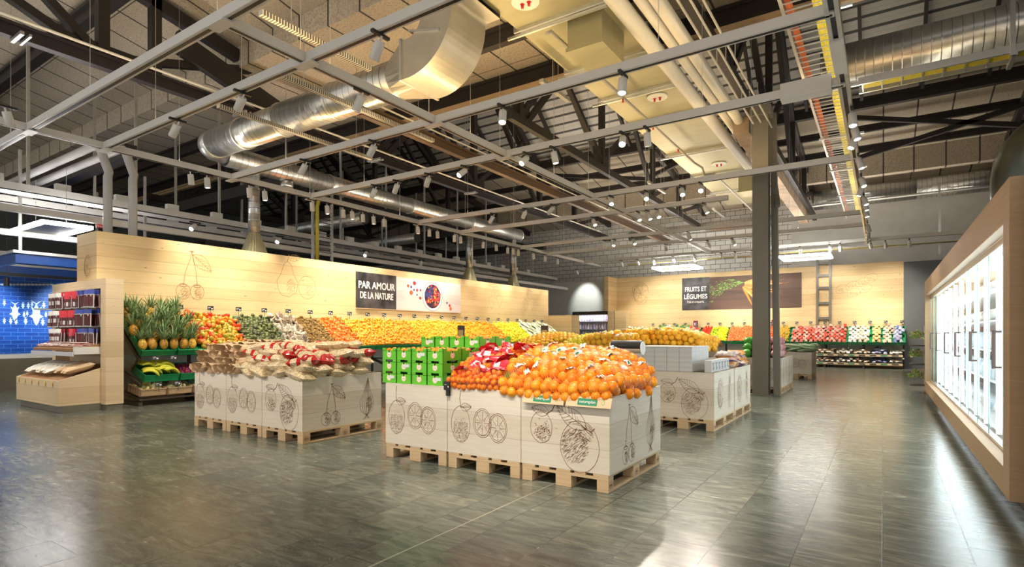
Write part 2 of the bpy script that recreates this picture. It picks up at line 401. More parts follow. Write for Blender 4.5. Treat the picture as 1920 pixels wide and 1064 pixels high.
def truss(X, label, heavy=1., ymin=-3.5):
    t = T('roof_truss', label, 'roof truss', (X, 0, 0)); k = .15*heavy
    MB().bar((0, ymin, 6.0), (0, 25.8, 6.0), k*.9, k*1.3).build('bottom_chord', M['steel_dark'], t)
    m = MB()
    if ymin < 0: m.bar((0, -3.5, 9.2), (0, 6.6, 7.1), k, k*1.4)
    m.bar((0, 10.5, 7.4), (0, 14.7, 10.9), k, k*1.4).bar((0, 14.7, 10.9), (0, 19, 7.8), k, k*1.4).bar((0, 19, 7.8), (0, 25.8, 6.7), k, k*1.4).build('top_chord', M['steel_dark'], t)
    for a, b in [((4.16, 6.05), (4.16, 7.8)), ((5.0, 6.05), (5.0, 7.5)), ((14.75, 6.1), (14.75, 11)), ((10.4, 6), (10.4, 7)), ((19, 6), (19, 8)), ((22, 6), (22, 7.2)), ((1.2, 6), (1.2, 8.3))]:
        if a[0] < ymin: continue
        MB().bar((0, *a), (0, *b), k, k).build('post', M['steel_dark'], t)
    for a, b in [((4.1, 6.1), (2.0, 7.9)), ((3.9, 6.1), (1.2, 7.2)), ((1.2, 6.1), (-1.5, 8.6)), ((4.3, 6.1), (7.3, 7.05)), ((10.4, 6.1), (14.6, 10.2)), ((10.7, 6.05), (13.9, 9.3)),
                 ((14.75, 6.2), (11.8, 8.2)), ((14.75, 6.2), (17.6, 8.3)), ((19, 6.1), (15.2, 10.2)), ((19, 6.1), (21.6, 7.2)), ((22, 6.1), (24.6, 6.8))]:
        if a[0] < ymin: continue
        MB().bar((0, *a), (0, *b), k*.8, k*.8).build('diagonal', M['steel_dark'], t)
    for a, b, c in ((3.6, 4.9, 6.3), (14.2, 15.3, 6.5), (10.1, 10.8, 6.4)):
        if a > ymin: MB().box(-.02, .02, a, b, 5.95, c).build('gusset_plate', M['steel_dark'], t)
    return t
truss(-11.3, 'dark riveted roof truss above the wood clad fruit wall', 1.15)
truss(-6.7, 'dark roof truss crossing the corrugated lantern left of the flat duct', ymin=10)
truss(-2.3, 'dark roof truss over the grey steel column beside the flat duct', ymin=7)
truss(3.2, 'dark roof truss over the glass door refrigerators at right')
truss(-16.0, 'dark roof truss beyond the wood wall, above the fish department', ymin=9)
truss(-21.0, 'dark roof truss furthest to the left, over the fish department', ymin=9)
t = T('crane_beam', 'long dark crane beam with a pale top pipe crossing the upper left', 'crane beam', (-11.05, 0, 0))
MB().box(-.08, .08, -3, 24, 5.96, 6.0).box(-.02, .02, -3, 24, 5.8, 5.96).box(-.08, .08, -3, 24, 5.77, 5.8).build('beam_profile', plain('crane_paint', (.03, .024, .028), .4, .1), t)
MB().tube([(.12, -3, 6.04), (.12, 24, 6.04)], .025, 8).build('top_pipe', M['pipe_white'], t)
for y in (2.9, 6.4, 10, 14): MB().bar((-.05, y, 5.74), (.4, y, 5.74), .05, .05).bar((-.05, y+.1, 5.74), (.4, y+.1, 5.74), .03, .04).build('mounting_rail', M['galv'], t)
o = MB().bar((-11.2, 5.3, 6.85), (-11.2, 7.5, 6.2), .14, .42).build('knee_brace', M['steel_dark']); tag(o, 'thick black sloping brace between slab and crane beam, upper left', 'brace')
t = T('crane_beam', 'thin brown rail beam hanging between the round duct and the flat duct', 'crane beam', (-8.0, 0, 0))
MB().box(-.07, .07, 7, 25, 5.45, 5.5).box(-.015, .015, 7, 25, 5.32, 5.45).box(-.07, .07, 7, 25, 5.28, 5.32).build('beam_profile', M['steel_brown'], t)
MB().tube([(.1, 7, 5.56), (.1, 25, 5.56)], .018, 8).build('top_pipe', M['pipe_white'], t)
t = T('timber_beam', 'worn pale timber clad beam behind the grey steel column', 'beam', (-2.55, 0, 0))
MB().box(-.16, .16, 12.8, 24.5, 5.6, 5.95).build('timber_casing', plain('worn_wood', (.36, .27, .19), .7, var=.5, scale=4), t)
for lab, a, b in (('long flat dark brace crossing the pale slabs at right', (1600, 221), (1960, 237)), ('long rising dark brace crossing the pale slabs at right', (1590, 303), (1960, 183)), ('flat dark brace under the far slabs left of the flat duct', (1035, 329), (1215, 336)), ('short rising dark brace by the flat duct in the far slabs', (1215, 334), (1275, 304))):
    o = MB().bar(P(*a, y=19.9), P(*b, y=19.9), .12, .13).build('roof_brace', M['steel_dark']); tag(o, lab, 'brace')
# --- steel column
t = T('steel_column', 'grey painted steel column between the pallet displays', 'column', (-2.09, 12.48, 0))
MB().box(-.15, .15, -.14, -.115, 0, 5.75).box(-.15, .15, .115, .14, 0, 5.75).box(-.012, .012, -.115, .115, 0, 5.75).build('column_profile', M['steel_grey'], t)
MB().box(-.2, .2, -.2, .2, 0, .02).build('base_plate', M['steel_grey'], t)
MB().box(-.2, .2, -.2, .2, 5.75, 5.93).build('head_plate', M['steel_grey'], t)
t = T('steel_column', 'slim grey bracing strut leaning behind the big steel column', 'column', (-1.80, 12.55, 0))
MB().bar((0, 0, 0), (-.12, .3, 5.9), .12, .12).build('strut', M['steel_grey'], t)
MB().bar((.0, .05, 3.9), (-.35, 1.2, 5.9), .09, .09).build('branch_strut', M['steel_grey'], t)
t = T('ladder_column', 'grey riveted ladder column standing against the back wood wall', 'column', (-1.95, 25.33, 0))
for s in (-.22, .22): MB().box(s-.04, s+.04, -.05, .05, 0, 4.35).build('upright', M['steel_grey'], t)
for z in (1.9, 2.5, 3.1, 3.6, 4.1): MB().box(-.18, .18, -.03, .03, z-.05, z+.05).build('rung_plate', M['steel_grey'], t)
# ------------------------------------------------------------ ducts
def tubeobj(name, a, b, r, mat, parent=None, n=32, smooth=True):
    a = Vector(a); b = Vector(b); L = (b-a).length
    m = MB().tube([(0, 0, 0), (L, 0, 0)], r, n); o = m.build(name, mat, parent)
    me = o.data
    for p in me.polygons: p.use_smooth = len(p.vertices) == 4
    o.location = a; o.rotation_euler = (b-a).to_track_quat('X', 'Z').to_euler(); return o
def ring(name, c, axis, r, w, mat, parent):
    o = MB().tube([(-w/2, 0, 0), (w/2, 0, 0)], r, 32).build(name, mat, parent); o.location = c
    o.rotation_euler = Vector(axis).to_track_quat('X', 'Z').to_euler(); return o
t = T('round_duct', 'large spiral ventilation duct crossing above the track grid into a square elbow', 'duct')
tubeobj('spiral_section', (-11.75, 6.4, 5.3), (-9.4, 6.4, 5.3), .29, M['duct'], t); tubeobj('spiral_section', (-9.4, 6.4, 5.3), (-6.35, 6.4, 5.3), .30, M['duct'], t)
for x in (-9.4, -7.9, -10.7): ring('clamp_ring', (x, 6.4, 5.3), (1, 0, 0), .315, .035, M['galv'], t)
MB().tube([(-11.7, 6.4, 5.3), (-11.95, 6.43, 5.3), (-12.1, 6.55, 5.3), (-12.15, 6.8, 5.3)], [.295, .29, .27, .26], 28).build('elbow', M['galv'], t, smooth=True)
def prism_tr(y0, y1, prof0, prof1): pass
M['elbow'] = plain('elbow_sheet', (.42, .40, .34), .38, .5, var=.2, scale=3)
m = MB()  # round to square transition
n = 24; vs = []
for k in range(n):
    q = 2*pi*k/n+pi/4; vs.append((-6.4, 6.4+.30*cos(q), 5.3+.30*sin(q)))
for k in range(n):
    q = 2*pi*k/n+pi/4; c, s = cos(q), sin(q); sc = .40/max(abs(c), abs(s)); vs.append((-5.95, 6.4+c*sc*1.0, 5.32+s*sc*.72))
m.add(vs, [(k, (k+1) % n, n+(k+1) % n, n+k) for k in range(n)]); m.build('square_transition', M['elbow'], t)
m = MB(); path = []  # S-shaped rectangular elbow
for k in range(17): q = (pi/2)*k/16; path.append((-5.95+.12+.55*sin(q)+.0, 5.32+.55*(1-cos(q)), q))
for k in range(1, 17): q = (pi/2)*(1-k/16); path.append((path[16][0]+.35*(1-sin(q)), path[16][1]+.35*cos(q), q))
path = [(-5.95, 5.32, 0)]+path+[(-4.72, path[-1][1], 0)]
vs = []; fs = []
for x, z, q in path:
    nx, nz = -sin(q), cos(q)
    for w, h in ((-.4, -.29), (.4, -.29), (.4, .29), (-.4, .29)): vs.append((x+nx*h, 6.4+w, z+nz*h))
for i in range(len(path)-1):
    for k in range(4): fs.append((i*4+k, i*4+(k+1) % 4, i*4+4+(k+1) % 4, i*4+4+k))
m.add(vs, fs); o = m.build('square_elbow', M['elbow'], t)
for x in (-5.95,): MB().box(x-.02, x+.02, 5.97, 6.83, 5.01, 5.63).build('flange', M['galv'], t)
m = MB()
for y in (5.985, 6.815): m.bar((-5.78, y, 5.70), (-5.22, y, 5.55), .03, .03)
m.bar((-5.22, 5.98, 5.55), (-5.22, 6.82, 5.55), .03, .03).build('flange', M['galv'], t)
t = T('round_duct', 'long spiral duct running towards the back above the fruit wall', 'duct')
ys = [6.8, 9.6, 12.6, 15.6, 18.8]
for a, b in zip(ys, ys[1:]): tubeobj('spiral_section', (-12.15, a, 5.22), (-12.15, b, 5.22), .235, M['duct'], t); ring('clamp_ring', (-12.15, b, 5.22), (0, 1, 0), .25, .04, M['galv'], t)
tubeobj('saddle_branch', (-12.15, 8.35, 5.0), (-12.15, 8.35, 4.8), .15, M['duct'], t)
for y, lab in ((7.5, 'nearest'), (15.6, 'middle'), (18.4, 'furthest')):
    t = T('duct_drop', 'thin vertical duct ending in a triangular hood behind the wood wall, %s of three' % lab, 'duct drop', (-12.15, y, 0))
    tubeobj('vertical_section', (0, 0, 3.6), (0, 0, 4.985), .13, M['duct'], t)
    n = 24; vs = []
    for k in range(n):
        q = 2*pi*k/n+pi/4; vs.append((.13*cos(q), .13*sin(q), 3.6))
    for k in range(n):
        q = 2*pi*k/n+pi/4; c, s = cos(q), sin(q); sc = .25/max(abs(c), abs(s)); vs.append((c*sc*.7, s*sc, 3.11))
    MB().add(vs, [(k, (k+1) % n, n+(k+1) % n, n+k) for k in range(n)]).build('hood', M['sheet'], t)
t = T('flat_duct', 'wide flat sheet metal duct running to the back at the centre', 'duct')
MB().box(-4.74, -3.3, 3, 21.5, 6.0, 6.4).build('duct_body', M['sheet'], t)
for y in (5.4, 7.3, 8.95, 10.4, 11.9, 14.6, 16.9, 19.2):
    MB().box(-4.8, -3.24, y-.02, y+.02, 5.955, 6.44).build('flange', M['galv'], t)
    MB().box(-4.95, -3.26, y+.03, y+.07, 5.91, 5.95).build('hanger_rail', M['galv'], t)
vent_m = emit('vent_glow', (.9, .9, .8), .0) if False else plain('vent_white', (.8, .8, .72), .4)
redm = plain('red_plastic', (.6, .02, .02), .4)
for px, py in ((1232, 182), (1348, 307), (985, 3)):
    c = P(px, py, z=5.99); d = MB().lathe([(.15, -.01), (.2, 0), (.2, .02)], 28).build('oval_vent', vent_m, t, loc=(c.x, c.y, 5.975))
    for s in (-.05, .06): MB().lathe([(.02, 0), (.02, .05), (.035, .052), (.035, .065)], 12).build('red_knob', redm, d, loc=(s, 0, -.065))
for x0, x1, y0, y1, zb, lab in ((-3.95, -3.39, 7.47, 8.3, 5.5, 'near'), (-3.5, -2.9, 17.2, 17.9, 5.4, 'far')):
    d = T('duct_box', 'square sheet metal branch box hanging under the flat duct, %s one' % lab, 'duct box', (x0, y0, 0))
    MB().box(0, x1-x0, 0, y1-y0, zb, 5.998).build('box_body', M['sheet'], d)
    MB().box(-.02, x1-x0+.02, -.02, y1-y0+.02, zb-.006, zb+.05).build('rim_flange', M['sheet'], d)
t = T('sprinkler_pipe', 'thin grey sprinkler pipe with heads under the flat duct', 'pipe')
MB().tube([(-4.15, 7.2, 5.72), (-4.15, 7.3, 5.8), (-4.15, 15, 5.8), (-4.0, 15.2, 5.7), (-4.0, 15.4, 5.55), (-3.8, 15.6, 5.6), (-3.8, 21, 5.6)], .028, 10).build('pipe_run', plain('pipe_grey', (.42, .40, .34), .4), t, smooth=True)
for y in (8.6, 10.1, 11.8, 13.6): MB().lathe([(.012, -.07), (.03, -.065), (.012, -.05), (.02, 0)], 8).build('sprinkler_head', redm, t, loc=(-4.15, y, 5.77))
for x, r, y1, lab, zz in ((-3.12, .125, 20, 'thickest yellowish insulated pipe beside the flat duct', 5.95), (-2.83, .08, 14.2, 'thin cream insulated pipe, middle of the three beside the flat duct', 5.95), (-2.6, .10, 14.35, 'thick cream pipe, right of the three beside the flat duct', 5.9)):
    pth = [(x, 0, zz), (x, y1-.15, zz), (x, y1, zz-.03), (x+.03, y1+.07, zz+.05), (x+.05, y1+.05, zz+.35)] if y1 < 19 else [(x, 0, zz), (x, y1, zz)]
    o = MB().tube(pth, r, 20).build('insulated_pipe', M['pipe_white']); tag(o, lab, 'pipe')
    for p in o.data.polygons: p.use_smooth = len(p.vertices) == 4
for i, x in enumerate((-2.22, -2.08, -1.94)):
    o = MB().tube([(x, 1, 5.6), (x, 13.2, 5.6)], .018, 8)
    for y in (3, 5.1, 7.2, 9.3, 11.2, 13): o.bar((x, y, 5.6), (x, y, 5.95), .012, .012)
    o = o.build('thin_pipe', plain('rod%d' % i, (.5, .48, .42), .35, .3)); tag(o, '%s of three thin hanging pipes right of the cream insulated pipes' % ('left', 'middle', 'right')[i], 'pipe')
o = MB()
for y in (3, 5.1, 7.2, 9.3, 11.2): o.bar((-2.6, y, 5.95), (-1.6, y, 5.95), .05, .03)
# right: cable ladder, big duct across, cable tray across
t = T('cable_ladder', 'long cable ladder with orange and yellow cables beside the aluminium rails', 'cable ladder', (-1.06, 0, 5.4))
for x in (0, .56): MB().box(x-.02, x+.02, 3, 23, -.04, .06).build('side_rail', M['alu'], t)
m = MB()
for i in range(110): m.box(0, .56, 3+.18*i, 3.02+.18*i, -.03, -.015)
m.build('rungs', M['galv'], t)
m = MB()
for i in range(5):
    m.tube([(.04+.016*i, 3, .0+.01*(i % 2)), (.045+.016*i, 12, .01), (.04+.016*i, 22.5, .0)], .012, 6)
m.build('orange_cables', plain('orange_cable', (.45, .10, .015), .5, var=.4, scale=30), t)
m = MB()
for i in range(9): m.tube([(.33+.018*i, 3, -.01-.006*(i % 3)), (.34+.016*i, 9, -.01), (.33+.018*i, 22.5, -.01)], .013, 6)
m.build('yellow_cables', plain('yellow_cable', (.62, .52, .05), .5, var=.4, scale=30), t)
for y in (5.5, 8.05, 10.7, 13.3, 16, 19): MB().bar((-.05, y, -.07), (.75, y, -.07), .04, .04).build('support_bar', M['galv'], t)
t = T('cable_ladder', 'cable ladder with yellow cables crossing to the upper right corner', 'cable ladder', (0, 11.35, 5.6))
for y in (0, .42): MB().box(-.35, 7.2, y-.02, y+.02, -.04, .08).build('side_rail', M['alu'], t)
m = MB()
for i in range(26): m.box(-.3+.28*i, -.28+.28*i, 0, .42, -.03, -.01)
m.build('rungs', M['galv'], t)
m = MB()
for i in range(8): m.tube([(-.3, .05+.035*i, .01), (7, .05+.035*i, .01)], .018, 6)
m.build('yellow_cables', bpy.data.materials['yellow_cable'], t)
MB().box(1.65, 1.71, -.06, .52, -.1, -.04).box(1.62, 1.68, -.08, -.03, -.1, 2.).build('slotted_hanger', M['galv'], t)
t = T('round_duct', 'big dark spiral duct crossing the upper right behind the yellow cables', 'duct')
tubeobj('spiral_section', (-1.0, 12.6, 6.5), (7.6, 12.6, 6.5), .36, M['duct'], t)
t = T('round_duct', 'shiny spiral duct along the concrete back wall at right', 'duct')
for a, b in ((-2.2, 1), (1, 4.3), (4.3, 7.5)): tubeobj('spiral_section', (a, 24.6, 6.45), (b, 24.6, 6.45), .36, M['duct'], t)
MB().tube([(-2.4, 24.1, 6.15), (7.5, 24.1, 6.15)], .05, 8).build('support_pipe', M['galv'], t)
t = T('round_duct', 'smaller spiral duct along the block wall far left of the steel column', 'duct')
tubeobj('spiral_section', (-10, 25.2, 5.9), (-3.6, 25.2, 6.0), .22, M['duct'], t)
for k, (x, y, z) in enumerate(((1.62, 24.0, 3.7), (-3.9, 24, 3.7))):
    o = MB().box(x-.03, x+.03, y, y+.05, z+.3, 6.4)
    for i in range(12): o.box(x-.04, x+.04, y-.004, y, z+.4+i*.2, z+.5+i*.2)
    o = o.build('slotted_post', M['galv']); tag(o, 'slotted metal hanger %s' % ('on the concrete wall at right', 'left of the steel column')[k], 'hanger')
t = T('cable_tray', 'flat cable tray with yellow cable along the back wall', 'cable tray', (0, 23.6, 4.35))
MB().box(-9.5, 5.5, 0, .25, 0, .03).box(-9.5, 5.5, 0, .01, 0, .1).build('tray', M['galv'], t); MB().tube([(-9.4, -.02, .02), (5.4, -.02, .02)], .01, 6).build('cable', bpy.data.materials['yellow_cable'], t)
# thin trays hanging along the depth
thin = [(-7.15, 4.8, 8.05, 'white slotted tray right above the big round duct'), (-8.95, 4.9, 8.15, 'white slotted tray left end over the round duct, passing above the near track beam'), (-5.95, 3.75, 5.4, 'dark slotted tray above the second track crossing'),
        (-4.9, 8.3, 9.3, 'short slotted tray by the square elbow of the duct'), (-5.6, 15.5, 17, 'short slotted tray in the far slabs, left of the flat duct'), (-4.9, 20, 21.6, 'short far slotted tray by the block wall')]
slot = NT('slotted_tray'); sx = slot.new('SeparateXYZ'); slot.link(slot.tc.outputs['Object'], sx.inputs[0])
fr = slot.math('FRACT', slot.math('MULTIPLY', sx.outputs[1], 26)); M['slot'] = slot.set(slot.mix(slot.ramp(fr, [(0, 1.), (.5, 1.), (.55, 0.)]), (.05, .05, .045), (.42, .41, .36)), .4)
for x, a, b, lab in thin:
    t = T('light_tray', lab, 'tray', (x, a, 4.92 if a < 5 else 5.6)); MB().box(-.04, .04, 0, b-a, 0, .06).build('tray', M['slot'], t)
    for y in (.4, b-a-.4): MB().bar((0, y, .06), (0, y, 1.9), .008, .008).build('hanger_rod', M['galv'], t)
# kinked pipes rising from the wall
for i, (x, y) in enumerate(((-12.12, 4.55), (-11.95, 4.9))):
    o = MB().tube([(x, y, 3.1), (x, y, 4.22), (x+.0, y+.02, 4.3), (x+.02, y-.12, 4.68), (x-.02, y-.16, 4.75), (x-.2, y-.16, 4.78), (-20, y-.16, 4.78)], .075, 16).build('bent_pipe', plain('bent_grey%d' % i, (.52, .51, .50), .35), smooth=True)
    tag(o, '%s of two grey bent pipes rising behind the left end of the wood wall' % ('left', 'right')[i], 'pipe')
t = T('elbow_pipe', 'grey curved pipe at the far upper left under the slabs', 'pipe'); MB().tube([(-13.5, 2.2, 5.6), (-13.0, 2.5, 6.0), (-12.7, 2.7, 5.95), (-12.62, 2.8, 5.6), (-12.6, 2.8, 5.0)], .15, 16).build('pipe_body', M['steel_grey'], t, smooth=True)
# vertical cable ladder in the wall
t = T('cable_ladder', 'upright mesh cable ladder with yellow hose behind the wood wall', 'cable ladder', (-12.75, 9.55, 0))
for y in (0, .62): MB().box(-.03, .03, y-.03, y+.03, 2.9, 5.2).build('slotted_upright', M['galv'], t)
m = MB()
for i in range(16): m.box(-.01, .01, .18, .6, 3.1+.1*i, 3.115+.1*i)
m.build('mesh_rungs', M['steel_dark'], t)
MB().tube([(.05, .1, 2.9), (.05, .1, 4.7), (.05, .14, 4.85), (-.1, .2, 4.9)], .05, 10).build('yellow_hose', bpy.data.materials['yellow_cable'], t, smooth=True)
# slabs of things beyond the wood wall
for Xs, zs, lab in ((-14.0, 4.0, 'near'), (-16.2, 4.15, 'far')):
    t = T('cable_tray', 'long grey cable tray with socket boxes beyond the wood wall, %s one' % lab, 'cable tray', (Xs, 0, zs))
    MB().box(-.2, .2, -1, 25, 0, .02).box(.19, .2, -1, 25, 0, .16).build('tray', M['beam_white'], t)
    for i in range(20): MB().box(.03, .16, 2.2+1.05*i, 2.45+1.05*i, .16, .3).build('socket_box', M['white'], t)
    MB().tube([(-.1, -1, .05), (-.1, 24, .05)], .03, 6).build('red_cable', bpy.data.materials['orange_cable'], t)
    for i in range(12): MB().bar((0, 2+1.9*i, .1), (0, 2+1.9*i, 3), .05, .05).build('perforated_hanger', M['galv'], t)
for i, (x, z, lab) in enumerate(((-13.2, 3.55, 'lower white rail just behind the top of the wood wall'), (-15.3, 3.4, 'lower white rail further behind the wood wall'), (-18.5, 3.3, 'white rail over the fish department'))):
    o = MB().box(x-.06, x+.06, -2, 25, z-.06, z+.06).build('white_rail', M['beam_white']); tag(o, lab, 'rail')
for i, (x, y, z, lx) in enumerate(((-20, 9, 5.3, 16), (-20, 13, 5.2, 15), (-21, 17.5, 5.4, 16), (-20.5, 21.5, 5.2, 16), (-21, 5.5, 5.2, 15))):
    o = MB().box(x-lx/2, x+lx/2, y-.12, y+.12, z-.15, z+.15).build('dark_crossbeam', M['steel_dark']); tag(o, '%s dark crossbeam from the camera in the hall beyond the wood wall' % ordn(i), 'beam')
tubes = []
for i, (x, y, z) in enumerate(((-17.5, 12, 4.9), (-19, 16, 5.0))):
    t = T('round_duct', 'bluish spiral duct in the dark hall beyond the wood wall, %s one' % ('near', 'far')[i], 'duct'); tubeobj('spiral_section', (x-5, y, z), (x+4, y, z), .2, M['duct'], t)
# ------------------------------------------------------------ track beam grid and spotlights
ZT = 4.5
def beam(axis, fixed, a, b, label, up=True):
    t = T('track_beam', label, 'track beam', (fixed, a, ZT) if axis == 'y' else (a, fixed, ZT)); L = b-a
    if axis == 'x': t.rotation_euler = (0, 0, -pi/2)
    MB().box(-.055, .055, 0, L, -.045, .065).build('profile', M['beam_white'], t, bevel=.008)
    MB().box(-.018, .018, .02, L-.02, -.05, -.04).build('track_slot', M['black'], t)
    n = max(1, int(L/2.8))
    for i in range(n):
        y = L*(i+.5)/n
        MB().bar((0, y, .06), (0, y, roof_z((fixed if axis == 'x' else a+y))-ZT), .006, .006).build('hanger_wire', M['galv'], t)
    if up: area('added_ceiling_fill', (0, L/2, .08), (R(180), 0, 0), .05, L*.96, UP_W*L*(.45 if fixed == 3.14 else (1.7 if fixed > 17 else 1)), (1, .90, .76) if fixed in (3.14, -11.2, 1.7, -.6) or fixed > 17 else (1, .70, .34), t)  # added upward fill; its amber stands in for warm bounce on the ceiling
    return t
beam('y', -11.2, 1, 24.4, 'long white track beam in front of the wood fruit wall')
beam('y', -5.68, 3.1, 22.8, 'long white track beam running to the back through the middle')
B = [(3.14, -20, -1.0, 'white track beam nearest the camera, across the upper left corner'), (4.17, -11.2, -.4, 'second white track beam from the camera'), (6.44, -11.2, -.4, 'third white track beam from the camera'),
     (8.35, -11.2, -.4, 'fourth white track beam from the camera'), (12.0, -11.2, -.4, 'fifth white track beam from the camera, ending at a tilted spotlight'), (13.9, -11.2, -3.06, 'sixth white track beam, ending left of the steel column'),
     (17.5, -11.2, -.4, 'seventh white track beam from the camera'), (19.5, -11.2, -.4, 'eighth white track beam from the camera'), (22.7, -11.2, 2.5, 'ninth white track beam, close to the back wall')]



for y, a, b, lab in B: beam('x', y, a, b, lab)
for x, y in [(-5.68, q[0]) for q in B]+[(-11.2, q[0]) for q in B]:
    o = MB().box(-.16, .16, -.07, .07, -.068, -.05).build('cross_plate', M['beam_white'], loc=(x, y, ZT)); tag(o, 'flat white joint plate where two track beams cross', 'joint plate', 'joint plates of the track beam grid')
t = T('aluminium_rail', 'double aluminium rail carrying the tilted spotlights at right', 'rail', (-.42, 0, 4.5))
for x in (-.045, .045): MB().box(x-.02, x+.02, 2, 24, -.05, .07).build('rail_profile', M['alu'], t)
MB().box(-.03, .03, 2, 24, -.02, .0).build('black_track', M['black'], t)
area('added_ceiling_fill', (0, 13, .09), (R(180), 0, 0), .05, 20, UP_W*15, (1, .88, .68), t)  # fill lamp added on the rail to brighten the far slabs
MB().box(-.07, .07, 7.0, 7.9, -.07, -.03).build('cover_box', M['white'], t)
t = T('junction_box', 'long white box where the fourth track beam meets the cable ladder', 'box', (-.85, 8.35, 4.52)); MB().box(-.3, .3, -.1, .1, -.11, .1).build('housing', M['beam_white'], t)
# spotlight prototype, pointing down (-z), origin at the track
spot = T('track_spotlight', 'x', 'spotlight', (0, 0, -50))
MB().box(-.02, .02, -.12, .12, -.02, .01).build('track_adapter', M['black'], spot)
hd = MB().lathe([(.0, 0), (.05, 0), (.054, -.01), (.056, -.2), (.05, -.205), (.046, -.19)], 24).build('spot_housing', M['white'], spot, loc=(0, 0, -.03), smooth=False)
for p in hd.data.polygons: p.use_smooth = len(p.vertices) == 4
MB().lathe([(.0, -.19), (.045, -.19)], 20).build('lens', emit('spot_lens', (1, .93, .8), 25), hd)
MB().lathe([(.012, .05), (.012, 0)], 8).build('neck', M['white'], hd)
reg(spot)
LD = {}
def light(kind, power, angle, col):
    k = (kind, power, angle)
    if k not in LD:
        l = bpy.data.lights.new('spot_beam', 'SPOT'); l.energy = power; l.spot_size = R(angle); l.spot_blend = .7; l.color = col; l.shadow_soft_size = .05; LD[k] = l
    return LD[k]
def put_spot(pos, target, label, group=None, power=1., angle=60, on=True, col=(1, .90, .76)):
    r = spot.copy(); COL.objects.link(r); r.location = pos; r['label'] = label
    if group: r['group'] = group
    d = Vector(target)-(Vector(pos)+Vector((0, 0, -.08)))
    q = (-d).to_track_quat('Z', 'Y')
    for ch in KID[spot.name]:
        c = ch.copy(); COL.objects.link(c); c.parent = r
        for g in KID.get(ch.name, []):
            e = g.copy(); COL.objects.link(e); e.parent = c
        if ch.name.startswith('spot_housing'):
            c.location = (0, 0, -.07); c.rotation_euler = q.to_euler()
            if on:
                lo = bpy.data.objects.new('spot_beam', light(0, SPOT_W*power, angle, col)); COL.objects.link(lo); lo.parent = c; lo.location = (0, 0, -.215)
    return r
ISL = [(-3.0, 4.6, 1.1), (-6.6, 4.5, 1.0), (-3.0, 8.6, 1.0), (-4.0, 12.5, 1.0), (-1.9, 13.6, .9), (-2.0, 18, .9), (-7, 9, 0), (-8, 14, .3)]
# (px, py of the track end, y of the beam, target)
S = [(713, 47, 4.17, (-6.6, 4.4, .9)), (455, 166, 4.17, (-11.5, 4.9, 1.4)), (678, 172, None, (-7.2, 4.6, 1.0)), (333, 222, 4.17, (-11.6, 3.8, 1.0)), (943, 196, 6.44, (-3.8, 5.2, 1.1)), (1168, 132, 6.44, (-2.5, 5.5, 1.1)),
     (702, 266, 6.44, (-11.2, 7.4, 1.2)), (573, 305, 6.44, (-11.3, 6.2, 1.4)), (1168, 250, 8.35, (-2.6, 5.6, 1.1)), (1213, 238, 8.35, (-3.0, 9.0, 1.1)), (988, 290, 8.35, (-5.8, 4.9, 1.0)), (1038, 278, 8.35, (-4.0, 8.5, .9)),
     (872, 313, 8.35, (-7.5, 4.4, 1.0)), (804, 328, 8.35, (-11.2, 10.4, 1.2)), (745, 342, 8.35, (-11.2, 9.3, 1.2)), (704, 350, 8.35, (-11.2, 8.3, 1.2)),
     (1037, 383, 12.0, (-11, 13, 1.2)), (1146, 367, 12.0, (-3.8, 9.2, 1.0)), (1212, 358, 12.0, (-3.2, 8.8, 1.0)), (1278, 347, 12.0, (-2.4, 9.5, .9)), (1314, 341, 12.0, (-2.2, 8.3, 1.0)), (985, 395, 12.0, (-11.1, 14.5, 1.2)), (925, 404, 12.0, (-11.1, 12.2, 1.2)),
     (1112, 406, 13.9, (-4.6, 12.5, 1.0)), (1196, 398, 13.9, (-3.8, 12.6, 1.0)), (1214, 394, 13.9, (-3.2, 13.2, 1.0)), (1231, 392, 13.9, (-2.8, 12.2, 1.0)), (1320, 383, 13.9, (-1.9, 13.4, .9)),
     (1133, 452, 17.5, (-8, 19, 1)), (1152, 450, 17.5, (-7, 15, 1)), (1187, 446, 17.5, (-5, 16, 1)), (1290, 434, 17.5, (-3.4, 17.5, 1)), (1248, 458, 19.5, (-7, 24.8, 1.4)), (1327, 450, 19.5, (-4, 24.8, 1.4)), (1373, 445, 19.5, (-2, 18.3, .9))]
for i, (px, py, y, tg) in enumerate(S):
    if y is None: p = P(px, py, x=-5.68); p = Vector((-5.68, p.y, 4.44))
    else: p = P(px, py, y=y); p.z = 4.44
    nm = {4.17: 'second', None: 'middle lengthwise', 6.44: 'third', 8.35: 'fourth', 12.0: 'fifth', 13.9: 'sixth', 17.5: 'seventh', 19.5: 'eighth'}[y]
    row = sorted([q[0] for q in S if q[2] == y]); k = row.index(px)
    put_spot(p, tg, 'white cylinder spotlight hanging under the %s track beam, %s from the left' % (nm, ordn(k)), power=1., angle=62)
